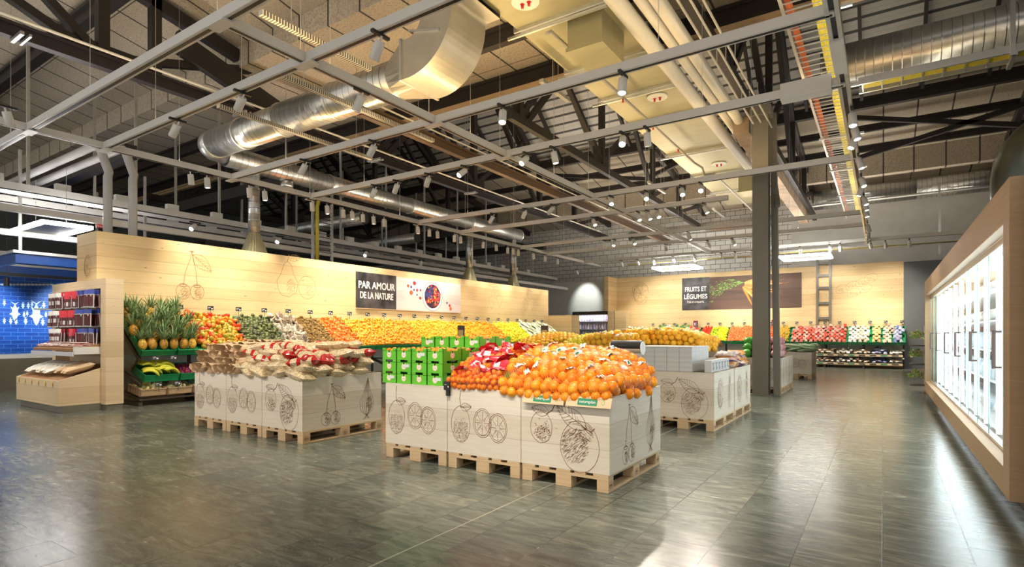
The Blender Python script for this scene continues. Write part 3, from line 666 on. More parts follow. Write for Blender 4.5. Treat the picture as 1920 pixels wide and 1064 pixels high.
# wall washers under the beam in front of the fruit wall
A1 = [357, 388, 467, 496, 585, 613, 643, 660, 680, 700, 720, 783, 805, 820, 852, 863, 906, 930, 952, 962, 972, 1000, 1022, 1045]
for i, px in enumerate(A1):
    u = (px-960)/F; t0 = -11.2/(FW[0]+u*RT[0]); y = t0*(FW[1]+u*RT[1])
    wall = i % 2 == 0
    put_spot((-11.2, y, 4.44), (-11.75, y+.3, 2.3) if False else ((-11.62, y+.5, 1.9) if wall else (-11.05, y+.2, 1.1)), 'white cylinder spotlight on the beam before the fruit wall, %s from the left' % ordn(i), power=.8 if wall else .9, angle=75)
R3 = [(1594, 205, (-.1, 8, 0)), (1603, 232, (.6, 9, .3)), (1600, 250, (-1.6, 9.2, .8)), (1615, 290, (.7, 11, .6)), (1616, 328, (.7, 12, .8)), (1618, 345, (-1.6, 13.6, .9)), (1620, 365, (.7, 14, .8)), (1624, 388, (.5, 16, .4)), (1627, 418, (.5, 20, .5)), (1630, 433, (-.8, 24.6, 1.2)), (1636, 452, (0.3, 24.8, 1.2)), (1622, 375, (.6, 15.2, .9))]  # last entry is an extra spot added to brighten the flower stand
for i, (px, py, tg) in enumerate(R3):
    p = P(px, py, z=4.45); put_spot((-.36, p.y, 4.45), tg, 'tilted white spotlight on the aluminium rail at right, %s from the near end' % ordn(i), power=.8, angle=55, on=i in (0, 2, 3, 5, 7, 9, 10, 11))
# spotlights washing the back wall
for i, px in enumerate((1165, 1195, 1225, 1262, 1302, 1352, 1378, 1410, 1500, 1555, 1575, 1660, 1705)):
    u = (px-960)/F; y = 22.7 if px < 1600 else 22.9; t0 = y/(FW[1]+u*RT[1]); x = t0*(FW[0]+u*RT[0])
    put_spot((x, y, 4.44), (x+.2, 25.4 if i % 2 else 24.9, 2.2 if i % 2 else 1.2), 'white spotlight before the back wood wall, %s from the left' % ordn(i), power=1.1, angle=72)
put_spot((-11.9, 23.4, 4.3), (-12.1, 25, 2.9), 'white spotlight throwing a round pool on the grey plaster wall', power=1.0, angle=58, col=(.95, 1, .95))
for i, (x, y) in enumerate(((-13.4, 6.8), (-13.4, 9.0), (-13.4, 12), (-13.4, 14.5), (-13.4, 17))):
    put_spot((x, y, 3.88), (x+1.6, y-2.6, 1.5) if i < 3 else (x-1, y, 0), 'small bright spotlight in the dark hall beyond the wood wall, %s from the left' % ordn(i), power=.35, angle=60, col=(.9, .95, 1))
put_spot((-12.9, 2.2, 4.3), (-11.9, 3.7, .8), 'white spotlight above the dried meat shelf', power=1., angle=45)
put_spot((-10.2, 2.6, 4.44), (-11.4, 3.9, 1.5), 'white spotlight under the nearest track beam, aimed at the meat shelf', power=1.1, angle=45)
put_spot((-14.2, 3.14, 4.44), (-12.4, 4.2, 2.6), 'white spotlight under the nearest track beam, far left end', power=.8, angle=50)
# LED ring lamps
led = emit('led_strip', (1, .97, .93), 40)
def led_ring(c, w, d, label, watts, inner='white'):
    t = T('led_ring_lamp', label, 'lamp', c); k = .07
    for nm, (x0, x1, y0, y1) in (('light_bar', (-w/2, w/2, -d/2, -d/2+k)), ('light_bar', (-w/2, w/2, d/2-k, d/2)), ('light_bar', (-w/2, -w/2+k, -d/2+k, d/2-k)), ('light_bar', (w/2-k, w/2, -d/2+k, d/2-k))):
        MB().box(x0, x1, y0, y1, 0, .07).build(nm, led, t)
    MB().box(-w/2+k, w/2-k, -d/2+k, d/2-k, .03, .06).build('inner_panel', M[inner], t)
    for x in (-w/2+.1, w/2-.1): MB().bar((x, 0, .06), (x, 0, 1.2), .008, .008).build('hanger_wire', M['galv'], t)
led_ring((-7.15, 23.3, 4.0), 1.75, 1.3, 'rectangular LED ring lamp left of the steel column', 60)
led_ring((-2.3, 22.6, 4.0), 1.6, 1.3, 'rectangular LED ring lamp right of the steel column', 60)
led_ring((-14.55, 4.42, 3.42), 1.9, .85, 'rectangular LED ring lamp at far left beside the wood wall', 90, 'black')
# ------------------------------------------------------------ engraved drawings as printed strokes
class Draw:
    def __init__(s, seed=1): s.q = []; s.r = random.Random(seed)
    def line(s, pts, w=.004): s.q.append((pts, w)); return s
    def ell(s, cx, cy, rx, ry, a0=0, a1=360, w=.004, n=28, rot=0, wob=.02):
        pts = []
        for i in range(n+1):
            a = R(a0+(a1-a0)*i/n); k = 1+s.r.uniform(-wob, wob); x = rx*cos(a)*k; y = ry*sin(a)*k
            pts.append((cx+x*cos(rot)-y*sin(rot), cy+x*sin(rot)+y*cos(rot)))
        return s.line(pts, w)
    def dots(s, cx, cy, rx, ry, n, w=.0035):
        for _ in range(n):
            a = s.r.uniform(0, 2*pi); k = math.sqrt(s.r.random())*.95; x = cx+rx*k*cos(a)*.92; y = cy-ry*.12+ry*k*sin(a)*.82
            if s.r.random() < (.25 if y > cy+ry*.3 else 1): s.line([(x, y), (x+w*1.2, y-w*.5)], w)
        return s
    def hatch(s, cx, cy, rx, ry, n, w=.0022, slope=.5, L=.5):
        for _ in range(n):
            a = s.r.uniform(0, 2*pi); k = math.sqrt(s.r.random())*.85; x = cx+rx*k*cos(a); y = cy+ry*k*sin(a)
            l = rx*L*s.r.uniform(.3, .8); s.line([(x-l/2, y-l*slope/2), (x, y+l*.08), (x+l/2, y+l*slope/2)], w)
        return s
    def leaf(s, x0, y0, x1, y1, wd, w=.003, veins=6):
        dx, dy = x1-x0, y1-y0; L = math.hypot(dx, dy); nx, ny = -dy/L, dx/L
        for sg in (-1, 1): s.line([(x0+dx*t+nx*sg*wd*sin(pi*t**.8), y0+dy*t+ny*sg*wd*sin(pi*t**.8)) for t in [i/12 for i in range(13)]], w)
        s.line([(x0, y0), (x1, y1)], w)
        for i in range(1, veins+1):
            t = i/(veins+1)
            for sg in (-1, 1): s.line([(x0+dx*t, y0+dy*t), (x0+dx*min(1, t+.16)+nx*sg*wd*.8*sin(pi*t), y0+dy*min(1, t+.16)+ny*sg*wd*.8*sin(pi*t))], w*.7)
        return s
    def build(s, origin, U, V, parent, mat='print', name='printed_drawing', sc=1., lift=.0015):
        U = Vector(U); V = Vector(V); N = U.cross(V); O = Vector(origin)+N*lift; m = MB()
        for pts, w in s.q:
            for i in range(len(pts)-1):
                a = Vector(pts[i])*sc; b = Vector(pts[i+1])*sc; d = b-a
                if d.length < 1e-6: continue
                n = Vector((-d.y, d.x)).normalized()*w*sc/2
                c = [a+n, a-n, b-n, b+n]; m.add([O+U*p.x+V*p.y for p in c], [(0, 1, 2, 3)])
        return m.build(name, M[mat], parent)
def d_citrus(sd=1):
    d = Draw(sd); d.ell(-.24, -.03, .105, .16).dots(-.24, -.05, .10, .15, 700, .003).line([(-.24, .12), (-.25, .2), (-.24, .27)], .006)
    d.leaf(-.24, .12, -.12, .13, .035)
    for cx, cy in ((0, .0), (.16, -.03)):
        d.ell(cx, cy, .095, .125).ell(cx, cy, .08, .108)
        for k in range(8): a = k*pi/4; d.line([(cx+.015*cos(a), cy+.02*sin(a)), (cx+.078*cos(a), cy+.1*sin(a))], .003)
        d.dots(cx, cy+.01, .07, .09, 60)
    return d
def d_lemon(sd=2):
    d = Draw(sd); d.ell(-.2, .02, .10, .125).hatch(-.18, -.03, .08, .08, 90, slope=.6, L=.3).dots(-.2, .02, .09, .11, 60, .006)
    d.line([(-.15, .13), (-.1, .16), (-.07, .22)], .008).leaf(-.13, .14, -.29, .17, .045)
    d.ell(.14, -.1, .165, .2).hatch(.1, -.1, .14, .16, 380, .0018, slope=.9, L=.22).hatch(.2, -.0, .07, .08, 60, .002, slope=-.8, L=.6)
    d.leaf(.2, .04, -.06, .2, .07, .004, 8).line([(.18, .05), (.24, .02), (.27, .05)], .008); return d
def d_cherry(sd=3):
    d = Draw(sd)
    for cx in (-.07, .06): d.ell(cx, -.19, .065, .075).hatch(cx+.015, -.2, .045, .055, 60, slope=.9, L=.5).ell(cx, -.135, .03, .012, w=.005)
    d.line([(-.07, -.13), (-.05, .0), (.0, .14), (.01, .2)], .005).line([(.06, -.13), (.05, .0), (.01, .2)], .005).line([(-.01, .2), (.03, .2)], .01)
    d.leaf(.02, .17, .2, .02, .06, .004, 7); return d
def d_fig(sd=4):
    d = Draw(sd)
    for k in range(7):
        q = (k-3)/3; d.line([(.02, .24), (.01+q*.04, .1), (q*.11, -.05), (q*.09, -.16), (0, -.22)], .004)
    d.hatch(.04, -.08, .06, .1, 80, slope=1.5, L=.5)
    for k in range(8): d.line([(0, -.21), (d.r.uniform(-.06, .06), -.26)], .003)
    return d
def d_cabbage(sd=5, n=1):
    d = Draw(sd)
    for k in range(4): d.ell(d.r.uniform(-.01, .01), d.r.uniform(-.01, .01), .14-.012*k, .19-.02*k, a0=20*k, a1=340, wob=.05)
    for k in range(7): a = R(20+k*52); d.line([(0, 0), (.05*cos(a)+.01, .07*sin(a)), (.12*cos(a), .16*sin(a))], .004)
    d.hatch(-.05, -.05, .08, .1, 60, slope=-.4, L=.4); return d
def d_carrot(sd=6):
    d = Draw(sd)
    for k in range(3): x = (k-1)*.05; d.line([(x-.03, .1), (x-.025, -.08), (x, -.22)], .004).line([(x+.03, .1), (x+.02, -.08), (x, -.22)], .004)
    for k in range(14): d.line([(d.r.uniform(-.06, .06), .1), (d.r.uniform(-.1, .1), d.r.uniform(.16, .26))], .003)
    d.hatch(0, -.02, .06, .1, 60, slope=-.2, L=.5); return d
def d_strawb(sd=7):
    d = Draw(sd)
    for cx, cy in ((-.13, -.05), (.1, -.02), (0, .12)): d.line([(cx-.08, cy+.06), (cx-.06, cy-.04), (cx, cy-.12), (cx+.06, cy-.04), (cx+.08, cy+.06), (cx, cy+.09), (cx-.08, cy+.06)], .004).dots(cx, cy, .06, .07, 30)
    return d
def d_pear(sd=8):
    d = Draw(sd); d.line([(-.14+.1*0, -.1), (-.16, -.0), (-.1, .1), (-.07, .2), (-.02, .24), (.03, .2), (.06, .1), (.12, 0), (.1, -.12), (0, -.18), (-.1, -.16), (-.14, -.1)], .005).line([(-.02, .24), (.0, .32)], .007)
    d.hatch(.03, -.05, .07, .1, 90, slope=1, L=.4).leaf(0, .28, .16, .3, .04); d.ell(.25, -.05, .12, .14).hatch(.28, -.08, .07, .08, 40, slope=1, L=.4); return d
def d_potato(sd=9):
    d = Draw(sd)
    for k, (cx, cy) in enumerate(((-.3, -.06), (-.12, .0), (.05, .06), (.2, .14), (-.1, -.14), (.1, -.06))):
        d.ell(cx, cy, .12, .085, rot=.4).dots(cx, cy, .1, .07, 40, .005); d.hatch(cx, cy-.02, .09, .05, 30, slope=-.3, L=.4)
    return d
# drawings burned in the wood walls (left wall runs along +y, seen from +x)
UL = (0, 1, 0); UB = (1, 0, 0); ZZ = (0, 0, 1)
d_cherry(11).build((-11.7, 5.85, 2.52), UL, ZZ, wl, 'print_wall', 'burned_drawing', 2.1)
d_pear(12).build((-11.7, 8.1, 2.5), UL, ZZ, wl, 'print_wall', 'burned_drawing', 2.0)
d_strawb(13).build((-11.7, 16.6, 2.55), UL, ZZ, wl, 'print_wall', 'burned_drawing', 2.2)
d_strawb(14).build((-11.7, 18.9, 2.55), UL, ZZ, wl, 'print_wall', 'burned_drawing', 2.2)
dd = d_cabbage(15); dd.build((-12.1, 4.22, 2.5), (1, 0, 0), ZZ, wl, 'print_wall', 'burned_drawing', 1.1)
d_cabbage(16).build((-9.55, 25.4, 3.2), UB, ZZ, wb, 'print_wall', 'burned_drawing', 2.9)
d_potato(17).build((-.75, 25.4, 3.15), UB, ZZ, wb, 'print_wall', 'burned_drawing', 1.9)
# ------------------------------------------------------------ writing
def text(body, size, mat, parent, loc, U, V, align='CENTER', name='lettering', bold=.012, xs=1., shear=0.):
    cu = bpy.data.curves.new(name, 'FONT'); cu.body = body; cu.size = size; cu.align_x = align; cu.offset = bold*size; cu.extrude = .001; cu.shear = shear
    tmp = bpy.data.objects.new(name, cu); COL.objects.link(tmp)
    me = bpy.data.meshes.new_from_object(tmp.evaluated_get(bpy.context.evaluated_depsgraph_get())); bpy.data.objects.remove(tmp); me.name = name
    me.materials.clear(); me.materials.append(mat)
    U = Vector(U); V = Vector(V); N = U.cross(V)
    mt = Matrix(((U.x*xs, V.x, N.x, loc[0]), (U.y*xs, V.y, N.y, loc[1]), (U.z*xs, V.z, N.z, loc[2]), (0, 0, 0, 1)))
    me.transform(mt); o = bpy.data.objects.new(name, me); COL.objects.link(o); o.parent = parent; return o
M['slate_sign'] = (lambda m: m.set(m.ramp(m.noise(m.tc.outputs['Object'], 2.2, 4), [(.35, (.012, .012, .013)), (.7, (.11, .10, .10))]), .5))(NT('chalkboard'))
M['poster_wood'] = plank('white_washed_photo', (.75, .68, .64), (.60, .52, .48), (.3, .2, .2), h=.28, knots=.1)
M['dark_photo'] = plank('dark_wood_photo', (.13, .07, .045), (.05, .025, .018), (.02, .01, .01), h=.4, knots=.2)
M['letter'] = plain('lettering_cream', (.88, .86, .8), .6)
rr = random.Random(5)
def disc(mb, c, r, mi, U, V, n=14, sy=1., e=0.):
    U = Vector(U); V = Vector(V); c = Vector(c)+U.cross(V)*e
    mb.add([c+U*r*cos(2*pi*k/n)+V*r*sy*sin(2*pi*k/n) for k in range(n)], [tuple(range(n))], mi)
t = T('wall_poster', 'PAR AMOUR DE LA NATURE poster with a berry bowl on the left wall', 'poster', (-11.7, 10.11, 1.97))
MB().box(0, .02, 0, 1.47, 0, .97).build('chalkboard_panel', M['slate_sign'], t); MB().box(0, .02, 1.47, 4.42, 0, .95).build('photo_panel', M['poster_wood'], t)
MB().box(0, .03, 0, 4.42, -.025, 0).build('lower_ledge', M['oak'], t)
text('PAR AMOUR', .27, M['letter'], t, (.022, .735, .54), UL, ZZ, bold=.02, xs=.88); text('DE LA NATURE', .25, M['letter'], t, (.022, .735, .27), UL, ZZ, bold=.02, xs=.72)
mats = [plain('bowl_white', (.8, .8, .78), .4), plain('bowl_shadow', (.35, .30, .28), .6), plain('berry_blue', (.04, .05, .18), .4, var=.6), plain('berry_red', (.55, .02, .03), .3, var=.4), plain('berry_bright', (.75, .10, .04), .3, var=.4), plain('berry_dark', (.05, .01, .03), .4), plain('berry_leaf', (.45, .45, .05), .5)]
m = MB(); cb = (0.0205, 3.03, .47)
disc(m, cb, .47, 1, UL, ZZ, 32, .98, .0005); disc(m, cb, .44, 0, UL, ZZ, 32, 1., .001); disc(m, cb, .37, 5, UL, ZZ, 32, 1., .0015)
for i in range(150):
    a = rr.uniform(0, 2*pi); q = .35*math.sqrt(rr.random()); y = q*cos(a); z = q*sin(a)
    k = 2 if y < 0 and z > -.05 and rr.random() < .75 else (5 if z < -.2 and y < .05 else rr.choice([3, 3, 4, 3, 2, 6]))
    disc(m, (cb[0], cb[1]+y, cb[2]+z), rr.uniform(.025, .045), k, UL, ZZ, 10, 1., .002+.00001*i)
for y, z, r, k in ((1.95, .72, .05, 4), (2.22, .82, .065, 3), (2.08, .7, .04, 2), (2.08, .53, .07, 4), (2.2, .62, .035, 2), (2.33, .62, .045, 3), (2.48, .63, .04, 3), (2.33, .48, .03, 2), (2.47, .39, .05, 3), (3.72, .3, .035, 2), (3.85, .22, .05, 3), (3.9, .12, .06, 4)): disc(m, (.0205, y, z), r, k, UL, ZZ, 12, 1., .001)
m.build('berry_picture', mats, t)
t = T('wall_poster', 'FRUITS ET LÉGUMES poster with orange carrots on the back wall', 'poster', (-7.58, 25.4, 2.36))
MB().box(0, 1.2, -.02, 0, 0, 1.44).build('chalkboard_panel', M['slate_sign'], t); MB().box(1.2, 4.84, -.02, 0, 0, 1.42).build('photo_panel', M['dark_photo'], t)
text('FRUITS ET', .29, M['letter'], t, (.6, -.022, .83), UB, ZZ, bold=.02, xs=.74); text('LÉGUMES', .29, M['letter'], t, (.6, -.022, .5), UB, ZZ, bold=.02, xs=.86); text('Frais et croquants.', .15, M['letter'], t, (.6, -.022, .32), UB, ZZ, bold=.004, xs=.68, shear=.25)
m = MB(); mats = [plain('carrot_orange', (.85, .20, .02), .4), plain('carrot_light', (.92, .32, .06), .4), plain('leaf_green', (.10, .35, .04), .5, var=.5), plain('leaf_light', (.30, .55, .08), .5, var=.4)]
hub = Vector((2.55, 1.05))
for k, (ex, ez, w) in enumerate(((3.0, .08, .05), (3.25, .2, .06), (3.45, .35, .065), (3.9, .62, .075), (4.05, 1.15, .08), (4.2, 1.02, .075), (3.95, .72, .07), (3.7, 1.38, .07))):
    d = Vector((ex, ez))-hub; L = d.length; d.normalize(); n = Vector((-d.y, d.x)); pts = [hub+d*.12+n*w*.7, hub+d*.3+n*w, hub+d*L*.7+n*w*.6, hub+d*L, hub+d*L*.7-n*w*.6, hub+d*.3-n*w, hub+d*.12-n*w*.7]
    mc = MB(); mc.add([(p.x, -.0215-.0003*k, p.y) for p in pts], [tuple(range(7))[::-1]])
    mc.add([(q.x, -.0212, q.y) for q in (hub+d*L+n*.004, hub+d*(L+.25)+n*.05, hub+d*L-n*.004)], [(0, 1, 2)])
    mc.build('carrot_picture', mats[k % 2], t)
for i in range(420):
    q = rr.random(); bx = 2.6-1.35*q; bz = 1.12-.10*q-.7*max(0, q-.45)*rr.random()*1.6+rr.uniform(-.22, .2)*min(1, q*3); a = rr.uniform(0, pi); s = rr.uniform(.025, .06)
    bz = min(1.40, max(.3, bz)); m.add([(bx, -.022-.00001*i, bz), (bx+s*cos(a)+.01, -.022-.00001*i, bz+s*.3), (bx+s*1.6*cos(a+.3), -.022-.00001*i, bz+s*sin(a)*.7), (bx+.01*cos(a), -.022-.00001*i, bz+s*.6)], [(0, 1, 2, 3)], 2+(i % 2))
m.build('carrot_leaf_picture', mats, t)
# ------------------------------------------------------------ pallets and boxes
def make_pallet():
    t = T('euro_pallet', 'x', 'pallet', (0, 0, -60))
    for y in (-.55, 0, .55):
        w = .05 if y else .0725
        MB().box(-.4, .4, y-w, y+w, .1, .122).build('stringer_board', M['pallet'], t, bevel=.002)
    for x in (-.35, 0, .35):
        w = .05 if x else .0725
        MB().box(x-w, x+w, -.6, .6, 0, .022).build('bottom_board', M['pallet'], t, bevel=.002)
        for y in (-.55, 0, .55):
            b = MB().box(x-w, x+w, y-(.05 if y else .0725), y+(.05 if y else .0725), .022, .1).build('block', M['pallet'], t, bevel=.003)
            if x == .35:
                d = Draw(3); d.ell(0, 0, .036, .024, w=.004, wob=0)
                d.build((.4, y, .061), (0, 1, 0), ZZ, b, 'print', 'stamp_oval')
                text('EPAL' if y else 'EUR', .024, M['print'], b, (.402, y, .053), (0, 1, 0), ZZ, bold=.01, name='stamp_lettering')
    for i in range(5): MB().box(-.4+.167*i, -.4+.167*i+(.13 if i in (0, 2, 4) else .1), -.6, .6, .122, .144).build('deck_board', M['pallet'], t, bevel=.002)
    return reg(t)
pal = make_pallet()
def crate_box(w, d, label, front, side, h0=.1445, h1=.757):
    t = T('display_box', label, 'box')
    k = .02
    MB().box(-w/2, w/2, -d/2, -d/2+k, h0, h1).build('front_panel', M['box_wood'], t, bevel=.002)
    MB().box(-w/2, w/2, d/2-k, d/2, h0, h1).build('rear_panel', M['box_wood'], t)
    for s in (-1, 1): MB().box(min(s*w/2, s*(w/2-k)), max(s*w/2, s*(w/2-k)), -d/2+k, d/2-k, h0, h1).build('side_panel', M['box_wood'], t, bevel=.002)
    MB().box(-w/2+k, w/2-k, -d/2+k, d/2-k, .15, .17).build('base_board', M['inner'], t)
    fz = (h0+h1)/2
    if front: front.build((0, -d/2, fz), UB, ZZ, t, sc=1.05)
    for q, off in side: q.build((w/2, off, fz), UL, ZZ, t, sc=1.05)
    return t
def display(x0, y0, n, label, right_side, fronts, w=.817, d=1.2, single=False):
    names = ['left', 'middle', 'right'] if n == 3 else ['only']
    for i in range(n):
        x = x0+w*(i+.5); y = y0+d/2
        p = dup(pal, (x, y, 0), label='pale wooden euro pallet under the %s box of %s' % (names[i], label))
        b = crate_box(w-.006, d, '%s limewashed plank box of %s' % (names[i] if n > 1 else 'single', label), fronts[i], right_side if i == n-1 else [])
        b.location = (x, y, 0)
FRONT = (-4.25, 4.06); LEFT = (-7.84, 3.97); RIGHT = (-4.2, 7.42)
display(*FRONT, 3, 'the front orange display', [(d_cherry(31), -.2), (d_fig(32), .32)], [d_citrus(21), d_citrus(22), d_lemon(23)], w=.825)
display(*LEFT, 3, 'the peanut and paper bag display', [(d_cherry(33), -.2), (d_fig(34), .35)], [d_citrus(24), d_citrus(25), d_lemon(26)], w=.785)
display(*RIGHT, 3, 'the white carton display', [(d_cabbage(35), -.25), (d_carrot(36), .27)], [d_citrus(27), d_lemon(28), d_lemon(29)], w=.80, d=1.15)
display(RIGHT[0], RIGHT[1]+1.2, 3, 'the second row behind the white cartons', [(d_cabbage(37), -.25), (d_carrot(38), .27)], [None, None, None], w=.80, d=1.15)
for i, (x, y, w, d, lab) in enumerate(((-2.16, 12.86, .8, .86, 'salad bag display right of the steel column, near box'), (-2.16, 13.74, .8, .86, 'salad bag display right of the steel column, rear box'),
                                       (-2.05, 17.6, .8, 1.3, 'leek display near the back shelves'))):
    p = dup(pal, (x, y+d/2, 0), label='wooden pallet under the %s' % lab, scale=(1, d/1.22, 1))
    b = crate_box(w, d, 'plank box of the %s' % lab, d_citrus(50+i), [(d_fig(60+i), -.2), (d_carrot(61+i), .2)]); b.location = (x, y+d/2, 0)
for i, (x, y, w, d, lab) in enumerate(((-4.2, 12.2, 2.2, 1.2, 'potato and lemon display behind the white cartons'), (-5.6, 15.2, 3.2, 1.3, 'packed vegetable display in the centre'), (-6.2, 18.6, 3.0, 1.3, 'rear centre vegetable display'))):
    b = crate_box(w, d, 'wide plank box of the %s' % lab, None, []); b.location = (x+0, y+d/2, 0)
    dup(pal, (x-.5, y+d/2, 0), label='pallet under the left half of the %s' % lab); dup(pal, (x+.5, y+d/2, 0), label='pallet under the right half of the %s' % lab)
# ------------------------------------------------------------ goods: shared meshes
def icom(name, mat, r=.5, nu=16, nv=10, sc=(1, 1, 1), fn=None):
    return MB().ball((0, 0, 0), r, nu, nv, sc=sc, fn=fn).mesh(name, mat, True)
rg = random.Random(11)
def put(name, me, loc, rot, label, cat, group=None, scale=1., parent=None):
    o = bpy.data.objects.new(name, me); COL.objects.link(o); o.location = loc
    if rot is not None: o.rotation_euler = rot
    if scale != 1.: o.scale = (scale,)*3 if not hasattr(scale, '__len__') else scale
    if parent: o.parent = parent
    elif label: o['label'] = label; o['category'] = cat
    if group and not parent: o['group'] = group
    return o
def rrot(): return (rg.uniform(0, 6.28), rg.uniform(0, 6.28), rg.uniform(0, 6.28))
def slope(origin, ang, face):
    c, s = cos(ang), sin(ang)
    if face == 'x': X, Y, Z = Vector((-c, 0, s)), Vector((0, -1, 0)), Vector((s, 0, c))
    else: X, Y, Z = Vector((0, c, s)), Vector((-1, 0, 0)), Vector((0, -s, c))
    m = Matrix((X, Y, Z)).transposed().to_4x4(); m.translation = Vector(origin); return m
CAM = Vector((0, 0, 1.25))
def fill(mt, v0, v1, u0, u1, d, me, name, label, cat, group, cap=300, low=None, jit=.2, base=.05, extra=.25, flat=False, wrap=None, bulge=.03, pack=.93, mdim=None):
    """fruit piled over the rectangle u (up the slope) x v (along the shelf)"""
    pts = []; du = d*pack; dv = d*pack*.88 if not mdim else mdim; n = 0
    i = 0; u = u0+du/2
    while u < u1-du*.2:
        v = v0+dv/2+(dv/2 if i % 2 else 0)
        while v < v1-dv*.2:
            k = sin(pi*(v-v0)/(v1-v0))*bulge; z = base+k+rg.uniform(-jit, jit)*d*.5
            pts.append((u+rg.uniform(-jit, jit)*d*.4, v+rg.uniform(-jit, jit)*d*.4, z))
            if rg.random() < extra: pts.append((u+du/2, v+dv/2, z+d*.55))
            v += dv
        u += du*.9 if not flat else du; i += 1
    W3 = [mt @ Vector((u, -v, z)) for u, v, z in pts]
    W3.sort(key=lambda p: (p-CAM).length)
    R0 = mt.to_3x3()
    def rotf():
        if flat: return (R0 @ Euler((rg.uniform(-.2, .2), rg.uniform(-.2, .2), rg.uniform(-.25, .25))).to_matrix()).to_euler()
        return rrot()
    for p in W3[:cap]: put(name, me, p, rotf(), label, cat, group, rg.uniform(.9, 1.06))
    if len(W3) > cap and low:
        m = MB(); lv, lf = low
        for p in W3[cap:]:
            rm = Euler(rotf()).to_matrix(); m.add([p+rm @ v for v in lv], lf)
        o = m.build(name+'_heap', me.materials[0], smooth=True); tag(o, 'further '+label, cat, kind='stuff')
    return len(W3)
def lowball(r, nu=8, nv=5, sc=(1, 1, 1)):
    m = MB().ball((0, 0, 0), r, nu, nv, sc=sc); return ([Vector(v) for v in m.v], m.f)
def packmesh(name, mat, L, Wd, Hh):
    m = MB(); nx, ny = 8, 6; rr2 = random.Random(len(name)*7)
    for s in (1, -1):
        vs = []
        for j in range(ny+1):
            for i in range(nx+1):
                u = i/nx*2-1; v = j/ny*2-1; h = Hh/2*max(0, 1-u**6)**.5*max(0, 1-v**4)**.5; h += (rr2.uniform(-.08, .08)*Hh if abs(u) < .9 and abs(v) < .9 else 0)
                vs.append((u*L/2, v*Wd/2, s*h))
        fs = [(j*(nx+1)+i, j*(nx+1)+i+1, (j+1)*(nx+1)+i+1, (j+1)*(nx+1)+i) for j in range(ny) for i in range(nx)]
        if s < 0: fs = [f[::-1] for f in fs]
        m.add(vs, fs)
    return m.mesh(name, mat, True), ([Vector(v) for v in m.v], m.f)
ORG = icom('orange_mesh', M['orange'], .0465, 18, 11, fn=lambda v: v*(1-.05*max(0, v.z)**8))
BLD = icom('red_orange_mesh', M['blood'], .038, 12, 8); ORS = icom('small_orange_mesh', M['mandarin'], .034, 12, 8); MAN = icom('mandarin_mesh', M['yellowor'], .031, 12, 7, sc=(1, 1, .88))
YOR = icom('yellow_orange_mesh', M['yellowor'], .037, 12, 8); LEM = icom('lemon_mesh', M['lemon'], .034, 12, 8, sc=(1, 1, 1.2))
KIW = icom('kiwi_mesh', M['kiwi'], .027, 12, 8, sc=(1, 1, 1.3)); AVO = icom('avocado_mesh', M['avocado'], .04, 12, 9, fn=lambda v: Vector((v.x*(1-.28*v.z), v.y*(1-.28*v.z), v.z*1.25)))
MGO = icom('mango_mesh', M['mango'], .052, 16, 10, fn=lambda v: Vector((v.x*(1-.12*v.z), v.y*.8+.1*v.z*v.z, v.z*1.3)))
TOM = icom('tomato_mesh', M['tomato'], .036, 12, 7, sc=(1, 1, .85)); PEP = icom('pepper_mesh', M['pepper'], .042, 12, 8, fn=lambda v: v*(1+.08*cos(4*math.atan2(v.y, v.x))))
POT = icom('potato_mesh', M['potato'], .036, 10, 7, sc=(1, .9, 1.35)); PAS = icom('passion_fruit_mesh', M['passion'], .03, 12, 8); MANF = icom('net_mandarin_mesh', M['mandarin'], .031, 14, 9, sc=(1, 1, .9))
# ---- crates
def make_crate(w, d, mat, name='fruit_crate'):
    """open ribbed crate, x along the slope depth, y width"""
    t = T(name, 'x', 'crate', (0, 0, -60)); k = .012; h = .13
    MB().box(0, d, -w/2, w/2, 0, .01).build('crate_floor', mat, t)
    m = MB().box(0, k, -w/2, w/2, 0, .035).box(0, k, -w/2, w/2, h-.03, h)
    for i in range(7): y = -w/2+.01+(w-.02)*i/6; m.box(0, k, y-.01, y+.01, .03, h-.02)
    m.box(.004, k-.002, -w/2, w/2, .03, h-.03); m.box(-.008, k, -w/2, w/2, h-.018, h); m.build('front_wall', mat, t)
    for s in (-1, 1):
        y = s*(w/2-k/2); m = MB().box(0, d, y-k/2, y+k/2, 0, h)
        for i in range(5): m.box(.05+i*(d-.1)/4-.008, .05+i*(d-.1)/4+.008, y-k/2-.004, y+k/2+.004, .0, h)
        m.box(0, d, y-k/2-.004, y+k/2+.004, h-.015, h+.003); m.build('side_wall', mat, t)
    MB().box(d-k, d, -w/2, w/2, 0, h).build('rear_wall', mat, t)
    return reg(t)
crA = make_crate(.57, .54, M['green']); M['darkcrate'] = plain('dark_crate', (.03, .05, .06), .4); M['cartoncrate'] = plain('carton_tray', (.52, .36, .20), .8)
